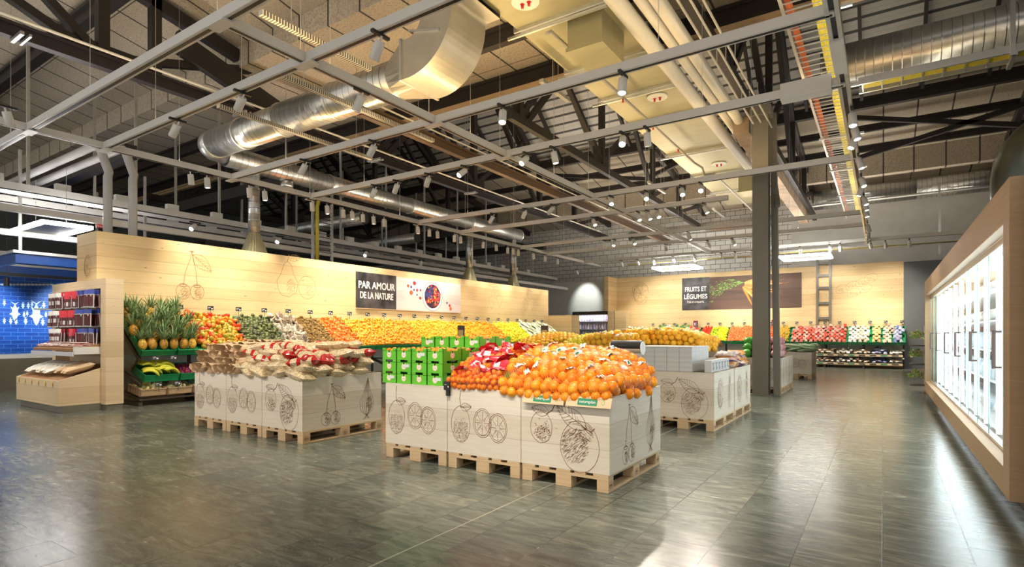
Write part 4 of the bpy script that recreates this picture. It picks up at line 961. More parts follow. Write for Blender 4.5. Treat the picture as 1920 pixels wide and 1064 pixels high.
# ---- sloping fruit rack along the left wall
ANG = math.atan2(.67, .87); SL = slope((-10.72, 0, .86), ANG, 'x')
racks = 13
for i in range(racks):
    y = 4.5+i*1.2
    t = T('fruit_rack', 'dark brown tiered rack frame under the left wall fruit, %s from the left' % ordn(i), 'rack', (-10.75, y, 0))
    for yy in ((.03, 1.17) if i == racks-1 else (.03,)):
        MB().box(-.82, -.76, yy-.025, yy+.025, .06, 1.35).build('rear_post', M['rack'], t)
        MB().box(-.9, 0, yy-.03, yy+.03, .0, .07).build('foot', M['rack'], t)
        for a, b in (((-.02, yy, .80), (-.86, yy, 1.44)), ((.0, yy, .36), (-.8, yy, .62)), ((.0, yy, .12), (-.8, yy, .22))): MB().bar(a, b, .04, .06).build('tier_arm', M['rack'], t)
        MB().bar((-.1, yy, .82), (-.35, yy, .62), .03, .03).bar((-.35, yy, .62), (-.79, yy, .62), .03, .03).build('strut', M['rack'], t)
    MB().box(-.03, .01, 0, 1.2, .1, .13).build('front_rail', M['rack'], t); MB().box(-.83, -.8, 0, 1.2, .25, 1.3).build('back_panel', M['white'], t)
nC = 26
for i in range(nC):
    for k in range(2):
        y = 4.5+.3+.6*i
        mt = SL @ Matrix.Translation((.02+.56*k, -y, .0))
        dup(crA, mt.translation, mt.to_euler(), label='green plastic crate in the %s row of the left wall rack, %s from the left' % (('front', 'rear')[k], ordn(i)))
def sec(v0, v1, **kw): return fill(SL, v0, v1, .03, 1.12, **kw)
sec(5.55, 6.5, d=.108, me=MGO, name='mango', label='red and green mango in the sloping crates beside the pineapples', cat='mango', group='mangoes on the left rack', base=.13, jit=.3)
sec(6.5, 7.4, d=.078, me=AVO, name='avocado', label='dark green avocado in the sloping crates right of the mangoes', cat='avocado', group='avocados on the left rack', base=.12, cap=260, low=lowball(.038))
PKS, PKSl = packmesh('glossy_pack_mesh', M['silverpack'], .15, .09, .04)
sec(7.4, 7.95, d=.1, me=PKS, name='fruit_pack', label='glossy see-through pack between the avocados and the kiwis', cat='pack', group='glossy packs on the left rack', base=.14, extra=.5)
sec(7.95, 8.7, d=.058, me=KIW, name='kiwi', label='brown kiwi in the sloping crates left of the red oranges', cat='kiwi', group='kiwis on the left rack', base=.12, cap=290, low=lowball(.028))
sec(8.7, 9.45, d=.072, me=BLD, name='blood_orange', label='reddish orange in the sloping crates right of the kiwis', cat='orange', group='reddish oranges on the left rack', base=.13, cap=280, low=lowball(.037))
sec(9.5, 11.7, d=.066, me=ORS, name='clementine', label='small orange clementine in the crates below the berry poster', cat='clementine', group='clementines on the left rack', base=.13, cap=300, low=lowball(.033))
sec(11.7, 14.2, d=.064, me=MAN, name='mandarin', label='yellow-orange mandarin in the crates right of the clementines', cat='mandarin', group='mandarins on the left rack', base=.13, cap=240, low=lowball(.031))
sec(14.2, 16.1, d=.074, me=YOR, name='yellow_orange', label='yellowish orange in the crates left of the lemons', cat='orange', group='yellowish oranges on the left rack', base=.13, cap=300, low=lowball(.036))
sec(16.1, 17.7, d=.072, me=LEM, name='lemon', label='yellow lemon in the far crates of the left rack', cat='lemon', group='lemons on the left rack', base=.13, cap=150, low=lowball(.035))
WVP, WVPl = packmesh('white_green_pack_mesh', M['whiteveg'], .26, .1, .05)
sec(17.75, 19.9, d=.13, me=WVP, name='vegetable_pack', label='white and green vegetable pack at the far end of the left rack', cat='pack', group='vegetable packs at the far end of the left rack', base=.14, flat=True)
# ---- pineapples
def make_pine(sd):
    r2 = random.Random(sd); t = T('pineapple', 'x', 'pineapple', (0, 0, -60)); NL = 34
    MB().ball((0, 0, .09), .062, 16, 12, sc=(1, 1, 1.45), fn=lambda v: v*(1+.035*abs(sin(6*math.atan2(v.y, v.x)+9*v.z)*sin(-6*math.atan2(v.y, v.x)+9*v.z)))).build('rind', M['pine_body'], t, smooth=True)
    m = MB()
    for k in range(NL):
        a = k*2.4; tilt = .1+1.0*(1-k/NL); L = .13+.09*(k/NL)+r2.uniform(-.02, .02); w = .015
        prev = None; base = Vector((.02*cos(a), .02*sin(a), .165+.02*k/NL)); d = Vector((cos(a)*sin(tilt), sin(a)*sin(tilt), cos(tilt))); sd_ = Vector((-sin(a), cos(a), 0))
        vs = []
        for j in range(5):
            q = j/4; p = base+d*L*q+Vector((cos(a), sin(a), -.3))*(.035*q*q); ww = w*(1-q)**.7+.0006
            vs += [p-sd_*ww, p+sd_*ww]
        m.add(vs, [(2*j, 2*j+1, 2*j+3, 2*j+2) for j in range(4)])
    m.build('leaf_crown', M['pine_leaf'], t); return reg(t)
pines = [make_pine(1), make_pine(2), make_pine(3)]
for i in range(6):
    for j in range(6):
        u = .05+.19*i; v = 4.55+.165*j+(.07 if i % 2 else 0)
        p = SL @ Vector((u, -v, .12)); dup(pines[(i+j) % 3], p, (rg.uniform(-.15, .15), rg.uniform(.05, .35), rg.uniform(0, 6)), label='ripe pineapple with leafy crown in the green crates at the left end of the rack', group='pineapples on the left rack', scale=rg.uniform(1.05, 1.25))
# ---- middle and lower tier at the left end
def tier(z0, z1): return slope((-10.72, 0, z0), math.atan2(z1-z0, .8), 'x')
T2 = tier(.40, .68); T3 = tier(.15, .28)
for i in range(4):
    mt = T2 @ Matrix.Translation((.0, -(4.85+.6*i), .02)); dup(crA, mt.translation, mt.to_euler(), label='green plastic crate on the middle tier, %s from the left' % ordn(i))
def banana_bunch():
    t = T('banana_bunch', 'x', 'bananas', (0, 0, -60))
    for k in range(5):
        pts = []; rs = []
        for j in range(9):
            q = j/8*2-1; pts.append((.09*q, .035*k-.07, .03+.045*(1-q*q)+.004*k)); rs.append(.0165*(1-abs(q)**5*.75))
        MB().tube(pts, rs, 8).build('banana', M['banana'], t, smooth=True)
    return reg(t)
bb = banana_bunch()
for i, (u, v) in enumerate(((.08, 4.68), (.2, 4.95), (.3, 4.7), (.14, 4.86), (.38, 4.95), (.25, 4.83), (.42, 4.72), (.06, 4.98), (.3, 5.02), (.12, 4.72))):
    p = T2 @ Vector((u, -v, .1+.02*(i % 3))); dup(bb, p, (rg.uniform(-.1, .1), .3, 1.57+rg.uniform(-.4, .4)), label='green-yellow banana bunch in the middle tier crate below the pineapples', group='banana bunches on the middle tier', scale=1.45)
fill(T2, 5.2, 5.72, .04, .5, .066, PAS, 'passion_fruit', 'purple passion fruit in the middle tier crate right of the bananas', 'passion fruit', 'passion fruits on the middle tier', base=.09)
fill(T2, 5.8, 6.3, .04, .5, .1, icom('green_mango_mesh', fruit('green_mango', [(.35, .5, .05), (.5, .6, .08), (.6, .65, .1)]), .05, 12, 8, sc=(1, .8, 1.25)), 'green_mango', 'green mango on the middle tier right of the passion fruits', 'mango', 'green mangoes on the middle tier', base=.1)
trayc = make_crate(.42, .5, M['cartoncrate'], 'carton_tray')
PK3, _ = packmesh('small_pack_yellow', fruit('yellow_pack', [(.85, .7, .05), (.9, .85, .5), (.8, .75, .1)], .3), .12, .09, .05); PK4, _ = packmesh('small_pack_mixed', M['mixveg'], .14, .1, .06); PK5, _ = packmesh('small_pack_blue', fruit('blue_white_pack', [(.1, .4, .7), (.9, .9, .85), (.3, .65, .2), (.9, .8, .2)], .3), .13, .1, .06)
for i, (me, lab) in enumerate(((PK3, 'yellow'), (PK4, 'pinkish mixed'), (PK5, 'blue and white'), (PK4, 'mixed'))):
    y = 4.72+.45*i; mt = T3 @ Matrix.Translation((0, -y, .02)); dup(trayc, mt.translation, mt.to_euler(), label='brown carton tray on the bottom tier, %s from the left' % ordn(i))
    fill(T3, y-.19, y+.19, .03, .47, .1, me, 'fruit_pack', '%s fruit pack in the bottom tier, carton tray %s from the left' % (lab, ordn(i)), 'pack', 'packs in bottom tier tray %s' % ordn(i), base=.1, extra=.3)
# ---- price cards
M['cardprice'] = plain('price_card_black', (.02, .02, .022), .4); M['cardwhite'] = plain('price_print', (.75, .75, .72), .5)
def make_card():
    t = T('price_card', 'x', 'price card', (0, 0, -60)); MB().box(-.002, .002, -.045, .045, 0, .07).build('card', M['cardprice'], t)
    MB().box(.0022, .003, -.035, .005, .04, .05).box(.0022, .003, .01, .035, .015, .035).box(.0022, .003, -.035, -.01, .02, .026).build('price_lettering', M['cardwhite'], t)
    MB().bar((0, 0, -.08), (0, 0, 0), .006, .006).build('stem', M['black'], t); return reg(t)
pc = make_card()
for i in range(24):
    y = 5.55+i*.6+(0 if i < 12 else .1*(i-12)*.2); p = SL @ Vector((1.13, -y, .13)); dup(pc, (p.x+.02, y, p.z+.1), (0, 0, -.5), label='small black price card standing behind the left rack crates, %s from the left' % ordn(i), scale=1.25)
for i, (y, z) in enumerate(((4.75, .80), (5.05, .80), (5.7, .80), (6.2, .80), (4.8, .33), (5.12, .33), (5.5, .33), (5.75, .33))):
    dup(pc, (-10.70, y, z-.0), (0, -.25, -.3), label='black price card hanging under the %s crates, %s from the left' % ('top' if z > .5 else 'middle tier', ordn(i % 4)), scale=1.15)
# ------------------------------------------------------------ net bags
def netmat(name, c, dens=.32, k=75):
    m = NT(name); ob = m.tc.outputs['Object']; mp = m.mapping(ob, (1, 1, 1), rot=(.5, .6, .78)); sx = m.new('SeparateXYZ'); m.link(mp, sx.inputs[0])
    ws = [m.math('ABSOLUTE', m.math('SINE', m.math('MULTIPLY', sx.outputs[i], k*pi))) for i in range(2)]
    g = m.math('MINIMUM', ws[0], ws[1]); f = m.ramp(g, [(dens-.1, .5), (dens+.02, .04)])
    m.set(c, .35); tr = m.new('BsdfTransparent'); mx = m.new('MixShader'); m.link(f, mx.inputs[0]); m.link(tr.outputs[0], mx.inputs[1]); m.link(m.b.outputs[0], mx.inputs[2]); m.link(mx.outputs[0], m.out.inputs[0])
    return m.mat
M['net_orange'] = netmat('orange_net', (.95, .22, .04)); M['net_red'] = netmat('red_net', (.80, .03, .03)); M['net_yellow'] = netmat('yellow_net', (.98, .68, .08), .2, 60)
M['foil_red'] = plain('red_foil_label', (.62, .02, .04), .25, var=.3, scale=20); M['foil_white'] = plain('white_label', (.85, .85, .82), .35); M['foil_green'] = plain('green_label', (.02, .25, .12), .4); M['foil_yellow'] = plain('yellow_label', (.9, .7, .15), .35)
import bmesh
def hull(points, r, name, mat, parent):
    bm = bmesh.new()
    for p in points:
        for k in range(14):
            z = 1-2*(k+.5)/14; a = k*2.4; q = math.sqrt(1-z*z); bm.verts.new(p+Vector((q*cos(a), q*sin(a), z))*r)
    res = bmesh.ops.convex_hull(bm, input=bm.verts); bmesh.ops.delete(bm, geom=list({g for g in list(res['geom_unused'])+list(res['geom_interior']) if isinstance(g, bmesh.types.BMVert)}), context='VERTS')
    bmesh.ops.subdivide_edges(bm, edges=[e for e in bm.edges if e.calc_length() > .06], cuts=1); bmesh.ops.smooth_vert(bm, verts=bm.verts, factor=.3)
    me = bpy.data.meshes.new(name); bm.to_mesh(me); bm.free(); me.materials.append(mat)
    for p in me.polygons: p.use_smooth = True
    o = bpy.data.objects.new(name, me); COL.objects.link(o); o.parent = parent; return o
def crumple(parent, loc, L, Wd, mats, name, sd, tilt=.5):
    r2 = random.Random(sd); m = MB(); nx, ny = 6, 4; vs = []
    for j in range(ny+1):
        for i in range(nx+1): vs.append(((i/nx-.5)*L, (j/ny-.5)*Wd, r2.uniform(-.012, .012)-.5*((i/nx-.5)**2)*L))
    m.add(vs, [(j*(nx+1)+i, j*(nx+1)+i+1, (j+1)*(nx+1)+i+1, (j+1)*(nx+1)+i) for j in range(ny) for i in range(nx)])
    if len(mats) > 1: m.m = [1 if (k % nx in (1, 2) and k//nx in (1, 2)) else 0 for k in range(len(m.f))]
    o = m.build(name, mats, parent, loc=loc); o.rotation_euler = (r2.uniform(-.3, .9), r2.uniform(-.4, .4), r2.uniform(0, 6)); return o
def netbags(x0, x1, y0, y1, hf, pitch, nb, me, fruitname, netm, label, group, layers=2, sd=1, foil=None, r=.049, cat='bag', netr=1.04, nf=1):
    r2 = random.Random(sd); pts = []
    for L in range(layers):
        nx = int((x1-x0)/pitch); ny = int((y1-y0)/(pitch*.88))
        for j in range(ny+1):
            for i in range(nx+1):
                x = x0+(i+.5*(j % 2)+.3*L)*pitch+r2.uniform(-.01, .01); y = y0+j*pitch*.88+r2.uniform(-.01, .01)
                if x > x1+.01 or y > y1+.01: continue
                z = hf(x, y)-L*pitch*.8
                if z < .72: z = .75
                if L == 0 and (y < y0+.05 or x > x1-.05): z = max(z, .80)
                pts.append(Vector((x, y, z+r2.uniform(-.008, .008))))
    seeds = []
    tries = 0
    while len(seeds) < nb and tries < 4000:
        tries += 1; p = Vector((r2.uniform(x0, x1), r2.uniform(y0, y1), 0)); mind = .82*math.sqrt((x1-x0)*(y1-y0)/nb)
        if all((p-q).length > mind for q in seeds): seeds.append(p)
    lab = [(s, r2.uniform(-.03, .03), r2.uniform(0, pi)) for s in seeds]; groups = [[] for _ in seeds]
    for p in pts:
        def dist(k):
            d = p-lab[k][0]; c, s = cos(lab[k][2]), sin(lab[k][2]); return (d.x*c+d.y*s)**2*.55+(-d.x*s+d.y*c)**2*1.3
        k = min(range(len(seeds)), key=dist); groups[k].append(p+Vector((0, 0, lab[k][1] if p.z > .86 else abs(lab[k][1]))))
    order = sorted(range(len(seeds)), key=lambda k: (seeds[k]-Vector((0, 0, 0))).length)
    for n_, k in enumerate(order):
        g = groups[k]
        if len(g) < 2: continue
        c = sum(g, Vector())/len(g); base = Vector((c.x, c.y, min(p.z for p in g)-r))
        lb = label % ordn(n_) if '%s' in label else label
        t = T('net_bag', lb, cat, base, 0, group)
        for p in g: put(fruitname, me, p-base, rrot(), None, None, None, r2.uniform(.93, 1.06), t)
        hull([p-base for p in g], r*netr, 'net', netm, t)
        for _f in range(nf if foil else 0):
            top = max(g, key=lambda p: p.z-.45*(p.y)+r2.uniform(0, .12))
            crumple(t, top-base+Vector((0, -.02, r*1.0)), foil[1], foil[2], foil[0], 'label_band', sd*100+k+977*_f)
    return len(pts)
def heap(x0, x1, y0, y1, zb, h, pw=2.2, rim=0.):
    def f(x, y):
        u = min(1, max(-1, (x-x0)/(x1-x0)*2-1)); v = min(1, max(-1, (y-y0)/(y1-y0)*2-1)); return zb+h*(1-abs(u)**pw)**.5*(1-abs(v)**pw)**.5 if abs(u) < 1 and abs(v) < 1 else zb
    return f
hfo = heap(-3.9, -1.79, 4.09, 5.9, .80, .31, 2.2)
netbags(-2.80, -1.785, 4.075, 5.2, hfo, .087, 24, ORG, 'orange', M['net_orange'], 'orange net bag of large oranges in the right front box, %s nearest the camera', None, 2, 5, ([M['foil_white'], M['foil_green']], .10, .05))
hfm = heap(-3.75, -2.3, 4.09, 5.9, .785, .32, 2.4)
netbags(-3.41, -2.86, 4.07, 5.2, hfm, .057, 15, MANF, 'mandarin', M['net_red'], 'red net bag of mandarins in the middle front box, %s nearest', None, 2, 9, ([M['foil_red'], M['foil_white']], .19, .11), r=.032, nf=2)
# ---- green cartons on the front left box
M['cgreen'] = plain('carton_green', (.13, .55, .03), .5); M['clabel'] = plain('carton_label', (.85, .62, .2), .5); M['sticker'] = plain('sticker', (.75, .78, .76), .5)
def make_carton():
    t = T('fruit_carton', 'x', 'carton', (0, 0, -60)); w, d, h = .198, .285, .117
    m = MB().box(-w/2, w/2, 0, d, 0, .004)
    for y in (0, d-.004): m.box(-w/2, w/2, y, y+.004, .0, .094); m.box(-w/2, -w/2+.05, y, y+.004, .09, h).box(w/2-.05, w/2, y, y+.004, .09, h)
    for x in (-w/2, w/2-.004): m.box(x, x+.004, 0, d, .0, .094).box(x, x+.004, 0, .06, .09, h).box(x, x+.004, d-.06, d, .09, h)
    m.box(-w/2, w/2, -.001, 0, .0, .006); m.build('carton_body', M['cgreen'], t)
    for U, V, O in ((UB, ZZ, (0, -.0005, .052)), (UL, ZZ, (w/2+.0005, d/2, .052))):
        m = MB(); disc(m, O, .033, 0, U, V, 20, 1., .001); disc(m, O, .026, 1, U, V, 20, 1., .0015); q = Vector(O)+Vector(U)*0+Vector(V)*.02
        N = Vector(U).cross(Vector(V)); m.add([q+Vector(U)*a+Vector(V)*b+N*.002 for a, b in ((-.008, 0), (.008, 0), (.008, .022), (-.008, .022))], [(0, 1, 2, 3)], 2)
        for s in (-1, 0, 1): m.add([Vector(O)+Vector(U)*(s*.012+a)+Vector(V)*(b-.006)+N*.002 for a, b in ((-.004, 0), (.004, 0), (.004, .007), (-.004, .007))], [(0, 1, 2, 3)], 3)
        m.build('round_label', [M['clabel'], M['foil_white'], M['black'], M['orange']], t)
    return reg(t)
ct = make_carton()
stick = MB().box(-.045, .045, -.0015, 0, 0, .03).box(-.043, -.02, -.002, -.0015, .004, .026).mesh('barcode_sticker', M['sticker'])
for r_ in range(4):
    for c in range(4):
        layers = 3 if r_ < 2 else 4
        for l in range(layers):
            if r_ > 0 and l < layers-1 and c < 3: continue
            x = -4.325+.207*(c+.5); y = 4.085+.292*r_
            o = dup(ct, (x, y, .7585+.1185*l), label='green mandarin carton, %s layer up, %s row from front, %s from left' % (ordn(l), ordn(r_), ordn(c)))
            if (c*7+l*5+r_*3) % 3 == 0: put('barcode_sticker', stick, (.03, -.001, .045), None, None, None, parent=o)
            if l == layers-1 and (r_ < 2 or c == 3 or r_ == 3):
                for k in range(6): put('mandarin', MANF, (x-.065+.065*(k % 3), y+.06+.08*(k//3), .7585+.1185*l+.082+rg.uniform(0, .015)), rrot(), 'loose mandarin in the open green cartons at the front display', 'mandarin', 'mandarins in the green cartons')
# natural-wood tags with the brand writing
for i, (x0, rz) in enumerate(((-2.56, .0), (-2.145, -.0))):
    t = T('shelf_tag', '%s slanted wooden board reading naturaplan on the right front box' % ('left', 'right')[i], 'sign', (x0, 4.022, .672)); t.rotation_euler = (R(-22), 0, 0)
    MB().box(0, .395, -.006, .006, 0, .085).build('tag_board', M['end_wood'], t, bevel=.001); MB().box(.105, .275, -.008, -.006, .015, .07).build('green_field', M['foil_green'], t)
    text('naturaplan', .034, M['foil_white'], t, (.19, -.0095, .033), UB, ZZ, bold=.004); d = Draw(1); d.ell(.325, .045, .013, .018, w=.003); d.build((0, -.006, 0), UB, ZZ, t, 'cgreen', 'tree_mark')
t = T('price_holder', 'black clamp-on price holder at the corner of the left front boxes', 'price holder', (-3.405, 4.045, .76)); MB().box(-.035, .035, -.02, -.005, -.03, .05).build('display_plate', M['cardprice'], t); MB().box(-.012, .018, -.015, .03, -.085, -.02).build('clamp', M['black'], t)
MB().box(-.025, .0, -.0215, -.02, .02, .024).box(.015, .025, -.0215, -.02, -.005, .01).build('price_lettering', M['cardwhite'], t)
# ------------------------------------------------------------ left island: paper bags and peanut bags
M['kraft'] = plain('kraft_paper', (.68, .49, .30), .8, var=.15, scale=20)
m_ = NT('peanut_film'); vv = m_.voro(m_.tc.outputs['Object'], 55, out='Color'); M['peanut'] = m_.set(m_.ramp(vv, [(0, (.42, .28, .13)), (.5, (.72, .56, .33)), (1, (.88, .78, .58))]), .22); m_.bump(m_.voro(m_.tc.outputs['Object'], 55), .5, .006)
M['pist'] = plain('red_film', (.52, .02, .02), .2, var=.5, scale=25)
def paperbag(sd):
    r2 = random.Random(sd); m = MB(); n = 12; vs = []
    for i in range(8):
        q = i/7; y = .34*q; w = .060*(1 if q < .8 else 1-.3*(q-.8)/.2); h = .05*(1+.3*(1-q))
        for k in range(n):
            a = 2*pi*k/n; e = 1.0 if i else 1+.15*sin(3*a+sd); vs.append((w*e*math.copysign(abs(cos(a))**.7, cos(a))+r2.uniform(-.003, .003), y+r2.uniform(-.01, .01)+(-.03*cos(2*a+sd) if i == 0 else 0), h*e*math.copysign(abs(sin(a))**.8, sin(a))+r2.uniform(-.003, .003)))
    m.add(vs, [(i*n+k, i*n+(k+1) % n, (i+1)*n+(k+1) % n, (i+1)*n+k) for i in range(7) for k in range(n)]+[tuple(7*n+k for k in range(n))]); return m.mesh('paper_bag', M['kraft'])
def film(name, sd, red):
    r2 = random.Random(sd); m = MB(); nx, ny = 14, 9; L, Wd, H = .36, .2, .115
    for s in (1, -1):
        vs = []
        for j in range(ny+1):
            for i in range(nx+1):
                u = i/nx*2-1; v = j/ny*2-1; h = H/2*max(0, 1-abs(u*1.06)**4)**.5*max(0, 1-v**4)**.6 if abs(u) < .94 else 0; h += r2.uniform(-.004, .006)*(1 if h > .01 else .3)
                vs.append((u*L/2, v*Wd/2*(1 if abs(u) < .85 else 1.08), s*h))
        fs = [(j*(nx+1)+i, j*(nx+1)+i+1, (j+1)*(nx+1)+i+1, (j+1)*(nx+1)+i) for j in range(ny) for i in range(nx)]
        n0 = len(m.m); m.add(vs, [f[::-1] for f in fs] if s < 0 else fs)
        if red:
            for j in range(ny):
                for i in range(nx):
                    if i < 2 or i > 11 or (red == 2 and i in (5, 6)): m.m[n0+j*nx+i] = 1
    return m.mesh(name, [M['peanut'], M['pist']] if red else M['peanut'], True)
pbs = [paperbag(i) for i in range(4)]; fl = [film('plain_film', 1, 0), film('red_film_a', 2, 1), film('red_film_b', 3, 2), film('plain_film_b', 4, 0)]
for l in range(4):
    for c in range(8):
        x = -7.76+.135*c+(.06 if l % 2 else 0)+rg.uniform(-.015, .015); z = .81+.082*l; y = 3.93+.04*l+rg.uniform(-.02, .03)
        if l == 3 and c > 6: continue
        put('paper_bag', pbs[(c+l) % 4], (x, y, z), (rg.uniform(-.08, .12), rg.uniform(-.3, .3), rg.uniform(-.25, .2)), 'open-mouthed brown paper bag, %s layer of the stack, %s from the left' % (('bottom', 'second', 'third', 'fourth', 'top')[l], ordn(c)), 'paper bag')
for c in range(7):
    for r_ in range(2):
        put('paper_bag', pbs[c % 4], (-7.72+.15*c, 4.3+.33*r_, 1.08+.03*r_), (.05, rg.uniform(-.3, .3), rg.uniform(-.4, .4)), 'brown paper bag lying on the heap behind, %s row, %s from the left' % (('front', 'rear')[r_], ordn(c)), 'paper bag')
k = 0
for l in range(5):
    for r_ in range(5):
        for c in range(4 if l < 4 else 3):
            if 0 < r_ and l < 2 and c < 3: continue
            x = -6.62+.33*c+rg.uniform(-.04, .04); y = 4.02+.21*r_+.035*l+rg.uniform(-.02, .02); z = .80+.075*l-.015*abs(c-1.5); kind = 0 if l < 2 else rg.choice([0, 3, 2, 3, 1, 2])
            if y > 5.1: continue
            k += 1; put('peanut_bag', fl[kind], (x, y, z), (rg.uniform(-.2, .2), rg.uniform(-.25, .25), rg.uniform(-.5, .5)),
                        ('peanut bag with dark red ends' if kind in (1, 2) else 'clear bag of beige peanuts')+', %s layer, %s row back, %s across' % (ordn(l), ordn(r_), ordn(c)), 'bag')
# ------------------------------------------------------------ right island: white cartons, devices, nets behind
M['wcard'] = plain('white_card', (.66, .66, .66), .6, var=.03); M['dev'] = plain('device_print', (.22, .25, .24), .4)
def wcarton(w, d, h):
    t = T('white_carton', 'x', 'carton', (0, 0, -60)); MB().box(-w/2, w/2, 0, d, 0, h).build('carton_body', M['wcard'], t, bevel=.002); MB().box(-w/2+.002, w/2-.002, -.001, 0, h*.72, h*.76).build('flap_seam', plain('seam_grey', (.35, .35, .35), .6), t); return reg(t)
wc = wcarton(.166, .166, .0655)
for l in range(5):
    for c in range(5):
        for r_ in range(5):
            if r_ > 0 and c < 4 and l < 4: continue
            dup(wc, (-2.86+.17*c, 7.46+.17*r_, .7585+.0665*l), label='small white carton, %s layer up, %s from left, %s row back' % (ordn(l), ordn(c), ordn(r_)))
def wdev():
    t = T('device_box', 'x', 'box', (0, 0, -60)); MB().box(-.045, .045, 0, .15, 0, .155).build('box_body', M['wcard'], t, bevel=.002)
    MB().box(.0455, .046, .05, .10, .02, .12).box(.0455, .046, .03, .13, .105, .125).box(.0455, .046, .06, .14, .04, .055).build('device_picture', M['dev'], t); return reg(t)
wd = wdev()
for i in range(6): dup(wd, (-1.89, 7.46+.165*i, .7585), label='white box with grey device picture at the box edge, lower row, %s from the front' % ordn(i))

CND, CNDl = packmesh('candy_bag_mesh', fruit('candy_pack', [(.75, .1, .05), (.9, .45, .1), (.12, .08, .25), (.85, .75, .6), (.8, .15, .2)], .3, obj_scale=22), .26, .14, .09)
for l in range(3):
    for i in range(6): put('candy_bag', CND, (-1.93-.02*l, 8.7+.17*i, .80+.075*l), (rg.uniform(-.2, .2), rg.uniform(-.2, .2), rg.uniform(-.3, .3)), 'colourful snack bag at the right box edge, %s layer up, %s from the front' % (ordn(l), ordn(i)), 'bag')
    for i in range(0): put('candy_bag', CND, (-2.25, 8.7+.25*i, .82+.075*l), (rg.uniform(-.2, .2), rg.uniform(-.2, .2), 1.5), 'colourful snack bag in the inner stack, %s layer up, %s from the front' % (ordn(l), ordn(i)), 'bag')
YON = icom('net_orange_mesh', fruit('bright_yellow_orange', [(.93, .40, .01), (.95, .50, .02), (.95, .60, .04)], .35), .047, 16, 10)
hfy = heap(-4.1, -2.0, 7.0, 10.6, .88, .42, 3)
netbags(-3.72, -2.25, 8.35, 9.5, hfy, .095, 24, YON, 'orange', M['net_yellow'], 'yellow net bag of oranges in the heap behind the white cartons, %s nearest', None, 3, 21, ([M['foil_white'], M['foil_yellow']], .1, .06), r=.048)
netbags(-3.65, -2.99, 7.47, 8.3, heap(-4.1, -2.0, 6.9, 10.6, .86, .42, 3), .095, 8, YON, 'orange', M['net_yellow'], 'yellow net bag of oranges left of the white cartons, %s nearest', None, 3, 22, ([M['foil_white'], M['foil_yellow']], .1, .06), r=.048)
def mound(x0, x1, y0, y1, zb, h, d, me, name, label, cat, group, cap=300, pw=2.5):
    f = heap(x0-.1, x1+.1, y0-.1, y1+.1, zb, h, pw); pts = []; j = 0; y = y0
    while y < y1:
        x = x0+(d/2 if j % 2 else 0)
        while x < x1: pts.append(Vector((x+rg.uniform(-.1, .1)*d, y+rg.uniform(-.1, .1)*d, f(x, y)))); x += d
        y += d*.88; j += 1
    pts.sort(key=lambda p: (p-CAM).length)
    for p in pts[:cap]: put(name, me, p, rrot(), label, cat, group, rg.uniform(.92, 1.05))
mound(-4.15, -3.73, 7.5, 9.5, .88, .36, .08, icom('big_lemon_mesh', M['lemon'], .04, 14, 9, sc=(1, 1, 1.2)), 'lemon', 'bright yellow lemon in the mound left of the yellow net bags', 'lemon', 'lemons in the mound behind the front display')
b = crate_box(1.9, 2.3, 'wide plank box behind the green cartons', d_citrus(70), []); b.location = (-5.35, 8.55, 0)
for i, (x, y) in enumerate(((-5.8, 8), (-4.9, 8), (-5.8, 9.2), (-4.9, 9.2))): dup(pal, (x, y-.02, 0), label='wooden pallet under the wide plank box behind the green cartons, %s corner' % ('front left', 'front right', 'rear left', 'rear right')[i], scale=(1, .9, 1))
mound(-5.0, -4.43, 7.5, 9.6, .86, .40, .085, YON, 'orange', 'loose orange in the mound behind the green cartons', 'orange', 'loose oranges in the mound behind the front display', cap=300)
mound(-6.2, -5.1, 7.5, 9.6, .82, .2, .1, POT, 'potato', 'pale potato in the wide box behind the green cartons', 'potato', 'potatoes in the wide box', cap=280)
for i, (x, y, lab) in enumerate(((-6.1, 7.6, 'left'), (-4.95, 8.5, 'right'))):
    t = T('sign_stand', 'brown framed picture sign above the mound, %s one' % lab, 'sign', (x, y, .95)); MB().box(-.07, .07, -.01, .01, .12, .46).build('frame', M['rack'], t); MB().box(-.055, .055, -.013, -.01, .15, .38).build('picture', M['potato'], t); MB().bar((0, 0, -.15), (0, 0, .12), .02, .02).build('stem', M['rack'], t)
t = T('bag_dispenser', 'roll dispenser for plastic bags on a brown post behind the orange bags', 'dispenser', (-2.42, 6.05, 0))
MB().box(-.015, .015, -.01, .01, .0, 1.14).build('post', M['rack'], t); MB().box(-.15, .15, -.12, .12, 0, .02).build('foot', M['rack'], t)
o = MB().tube([(-.17, -.03, 1.1), (.17, -.03, 1.1)], .06, 24).build('bag_roll', plain('clear_roll', (.5, .42, .35), .15), t); MB().tube([(-.18, -.03, 1.12), (.18, -.03, 1.12)], .066, 24).build('roll_cover', M['black'], t).data
for s in (-1, 1): MB().tube([(s*.18, -.03, 1.1), (s*.188, -.03, 1.1)], .075, 24).build('end_disc', M['foil_white'], t)
